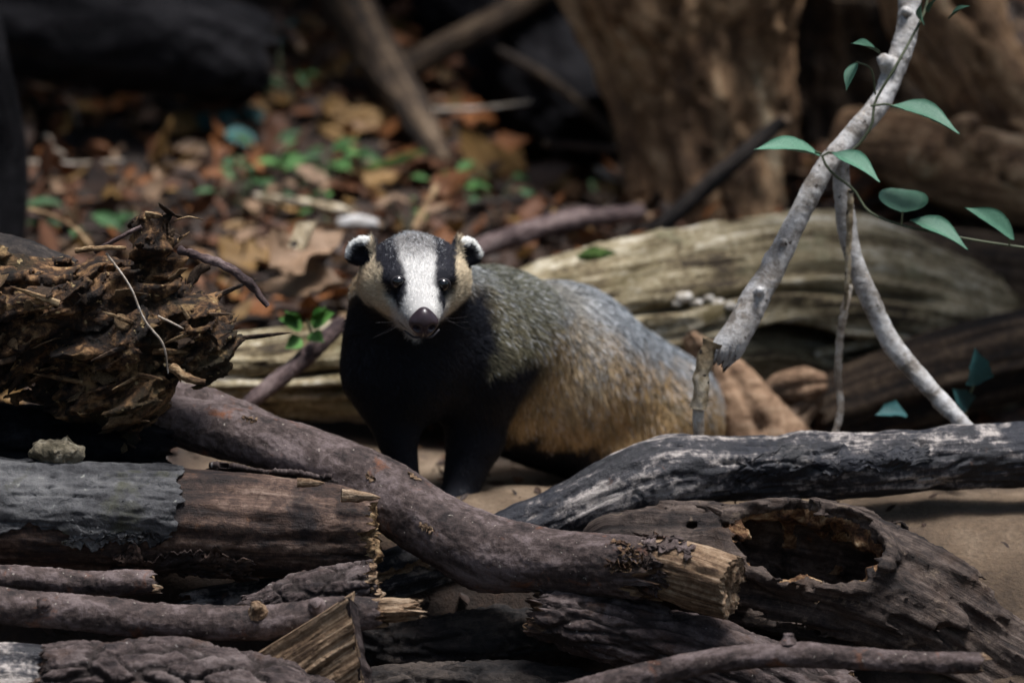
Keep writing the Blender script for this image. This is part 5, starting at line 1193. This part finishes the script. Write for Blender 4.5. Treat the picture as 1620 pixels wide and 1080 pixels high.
# fur: tapered blades rooted on the skin
def grow_fur(count, seed):
    rg = np.random.default_rng(seed)
    tri = np.concatenate([bf_[:, [0, 1, 2]], bf_[:, [0, 2, 3]]]); A, B_, C = bv_[tri[:, 0]], bv_[tri[:, 1]], bv_[tri[:, 2]]
    area = np.linalg.norm(np.cross(B_ - A, C - A), axis=1)
    fw = loc((A + B_ + C) / 3); area = area * np.where((fw[:, 2] > -.05) & (np.abs(fw[:, 0]) < .1) & (fw[:, 1] > -.08), 3.6, 1.0)
    ti = rg.choice(len(tri), count, p=area / area.sum()); r1 = np.sqrt(rg.random(count)); r2 = rg.random(count)
    w0, w1, w2 = (1 - r1)[:, None], (r1 * (1 - r2))[:, None], (r1 * r2)[:, None]
    p = A[ti] * w0 + B_[ti] * w1 + C[ti] * w2
    n = bnrm[tri[ti, 0]] * w0 + bnrm[tri[ti, 1]] * w1 + bnrm[tri[ti, 2]] * w2; n /= np.linalg.norm(n, axis=1)[:, None]
    ro, ti_, ln, ag = coat(p)
    q = loc(p); isH = sstep(-.06, -.03, q[:, 2]) * (np.abs(q[:, 0]) < .115) * (q[:, 1] > -.085)
    ax = (A1 - A0) / np.linalg.norm(A1 - A0)
    flow = ax * .9 + np.array([0, 0, -.55]); flow = np.tile(flow, (count, 1)); legm = sstep(Hc[2] - .12, Hc[2] - .17, p[:, 2]); flow = flow + legm[:, None] * np.array([0, 0, -1.2]) * 1.0
    hf = -hF + np.sign(q[:, 0])[:, None] * hR * (.5 * sstep(.01, .05, np.abs(q[:, 0])))[:, None] + hU * (.55 * sstep(-.01, .04, q[:, 1]) - .5 * sstep(-.005, -.04, q[:, 1]))[:, None]
    flow = flow * (1 - isH[:, None]) + hf * isH[:, None]
    flow = flow + rg.normal(size=(count, 3)) * .18 + .30 * np.stack([pn(p * 25, 1), pn(p * 25, 2), pn(p * 25, 3)], 1) + .55 * (1 - .5 * isH[:, None]) * np.stack([pn(p * 85, 4), pn(p * 85, 5), pn(p * 85, 6)], 1)
    flow = flow - n * (flow * n).sum(1)[:, None]; flow /= np.maximum(np.linalg.norm(flow, axis=1)[:, None], 1e-6)
    ln = ln * rg.uniform(.6, 1.15, count) * np.where(rg.random(count) < .08, 1.35, 1.0) * (1 + .35 * pn(p * 60, 12))
    for e_, _n in EYES:
        de = np.linalg.norm(p - e_, axis=1); ln = ln * (.25 * sstep(.0080, .0085, de) + .75 * sstep(.0085, .018, de))
    ln = ln * sstep(.012, .022, np.linalg.norm(p - NOSE, axis=1)); ln = np.maximum(ln, 1e-4)
    lift = np.where(isH > .5, .38, .30)[:, None]
    d1 = flow + n * lift * 1.3; d1 /= np.linalg.norm(d1, axis=1)[:, None]; d2 = flow + n * lift * .3 + np.array([0, 0, -.15]); d2 /= np.linalg.norm(d2, axis=1)[:, None]
    p0 = p - n * .001; p1 = p0 + d1 * (ln * .45)[:, None]; p2 = p1 + d2 * (ln * .55)[:, None]
    view = CAM - p; sd = np.cross(flow, n); rd = rg.normal(size=(count, 3)); sd = sd + rd * .35; sd /= np.linalg.norm(sd, axis=1)[:, None]
    wd = (np.where(isH > .5, .00038, .00048) * rg.uniform(.7, 1.4, count))[:, None]
    v = np.stack([p0 - sd * wd, p0 + sd * wd, p1 - sd * wd * .9, p1 + sd * wd * .9, p2], 1).reshape(-1, 3)
    k = np.arange(count)[:, None] * 5
    f3 = np.concatenate([k + np.array([0, 1, 3]), k + np.array([0, 3, 2]), k + np.array([2, 3, 4])], 0)
    var = rg.uniform(.72, 1.28, count)[:, None]; wh = (rg.random(count) < .45 * ag)[:, None]; dk = ((rg.random(count) < .40 * ag))[:, None]
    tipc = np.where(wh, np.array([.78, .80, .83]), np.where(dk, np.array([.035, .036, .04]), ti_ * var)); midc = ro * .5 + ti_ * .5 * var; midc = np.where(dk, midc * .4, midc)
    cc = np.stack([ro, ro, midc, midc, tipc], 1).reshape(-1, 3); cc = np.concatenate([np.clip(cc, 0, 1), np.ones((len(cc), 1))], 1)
    nn = (n + rg.normal(size=n.shape) * .22 + flow * -.0); nn /= np.linalg.norm(nn, axis=1)[:, None]
    return v, f3, cc, np.repeat(nn, 5, 0)
fv, ff, fc, fn = grow_fur(265000, 5)
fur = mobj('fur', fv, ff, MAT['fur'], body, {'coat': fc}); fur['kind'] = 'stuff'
fur.data.normals_split_custom_set_from_vertices([tuple(x) for x in fn])

# eyes and nose
def gloss(name, col, rough, coat=0.0):
    m, N, Lk, B = _mat(name); tc = N.new('ShaderNodeTexCoord'); n = noise(N, Lk, tc.outputs['Object'], 380, 3, .6); r = ramp(N, [(.3, tuple(c * .7 for c in col)), (.7, col)]); Lk.new(n.outputs['Fac'], r.inputs['Fac'])
    Lk.new(r.outputs['Color'], B.inputs['Base Color']); B.inputs['Roughness'].default_value = rough; B.inputs['Coat Weight'].default_value = coat; B.inputs['Coat Roughness'].default_value = .08
    if rough > .2:
        bp = N.new('ShaderNodeBump'); bp.inputs['Strength'].default_value = .35; bp.inputs['Distance'].default_value = .0008; Lk.new(n.outputs['Fac'], bp.inputs['Height']); Lk.new(bp.outputs[0], B.inputs['Normal'])
    return m
MAT['eye'] = gloss('eye', (.004, .003, .003), .05, 0.6); MAT['nose'] = gloss('nose', (.034, .020, .025), .36, .2); MAT['lid'] = gloss('lid', (.034, .028, .032), .55)
def ball(name, c, r, mat, parent, n=20, sc_=(1, 1, 1), fn_=None):
    u = np.linspace(.001, math.pi - .001, n); w = np.linspace(0, 2 * math.pi, n * 2, endpoint=False); U, W = np.meshgrid(u, w, indexing='ij'); U = U.ravel(); W = W.ravel()
    q = np.stack([np.sin(U) * np.cos(W), np.sin(U) * np.sin(W), np.cos(U)], 1)
    l = q * np.array(sc_) * r
    if fn_ is not None: l = fn_(l, q)
    return mobj(name, c + l @ HM, grid_faces(n, n * 2, True)[:, ::-1], mat, parent)
for s_, n_ in EYES:
    e = ball('eye', s_ - hF * .0014, .0078, MAT['eye'], badger)
    def lid(l, q): return l
    # soft rim of bare skin round the eye
    tt = np.linspace(0, 2 * math.pi, 28, endpoint=False); cc_ = s_ + hF * .0005
    ring = np.stack([cc_ + hR * math.cos(x) * .0078 + hU * math.sin(x) * .0068 for x in tt])
    rows = np.stack([ring + (hR[None] * np.cos(tt)[:, None] + hU[None] * np.sin(tt)[:, None]) * (.0014 * math.cos(y)) + hF[None] * (.0014 * math.sin(y)) for y in np.linspace(0, 2 * math.pi, 9)[:-1]], 0)
    f_ = grid_faces(8, 28, True); last = np.stack([7 * 28 + np.arange(28), np.arange(28), (np.arange(28) + 1) % 28, 7 * 28 + (np.arange(28) + 1) % 28], 1)
    mobj('eyelid', rows.reshape(-1, 3), np.concatenate([f_, last]), MAT['lid'], badger)
def nose_shape(l, q):
    l = l.copy(); x, y, z = l[:, 0], l[:, 1], l[:, 2]
    l[:, 0] *= 1 - .30 * sstep(.0, .018, y) - .18 * sstep(0, -.016, y)
    for sg in (-1, 1):
        d = np.exp(-(((x - sg * .0088) / .0040) ** 2 + ((y + .0035) / .0036) ** 2)) * (z > 0); l[:, 2] -= d * .009
    l[:, 2] -= np.exp(-((x / .0016) ** 2)) * (y < -.002) * (z > 0) * .002
    return l
nc = hp(0, -.0125, .120)
ball('nose', nc, .0172, MAT['nose'], badger, 44, (1.02, 1.08, .80), nose_shape)
ml = Limb([list(hp(-.020, -.0335, .094)) + [.0012], list(hp(-.010, -.036, .108)) + [.0015], list(hp(0, -.034, .112)) + [.0015], list(hp(.010, -.036, .108)) + [.0015], list(hp(.020, -.0335, .094)) + [.0012]], 24, True)
limb_body('mouth', ml, 8, lambda g, s, t, r: (r * 0, r * 0), MAT['lid'], badger)
for sg in (-1, 1):
    for k in range(3):
        a = hp(sg * .019, -.012 - .003 * (k % 3), .098 - .005 * (k // 3)); b = a + sg * hR * random.uniform(.03, .05) + hU * random.uniform(-.03, .008) + hF * random.uniform(.0, .015)
        q = Limb([list(a) + [.00013], list((a + b) / 2 + hF * .006) + [.0001], list(b) + [.0001]], 8, True)
        limb_body('whisker', q, 4, lambda g, s, t, r: (r * 0, r * 0), MAT['lid'], badger)
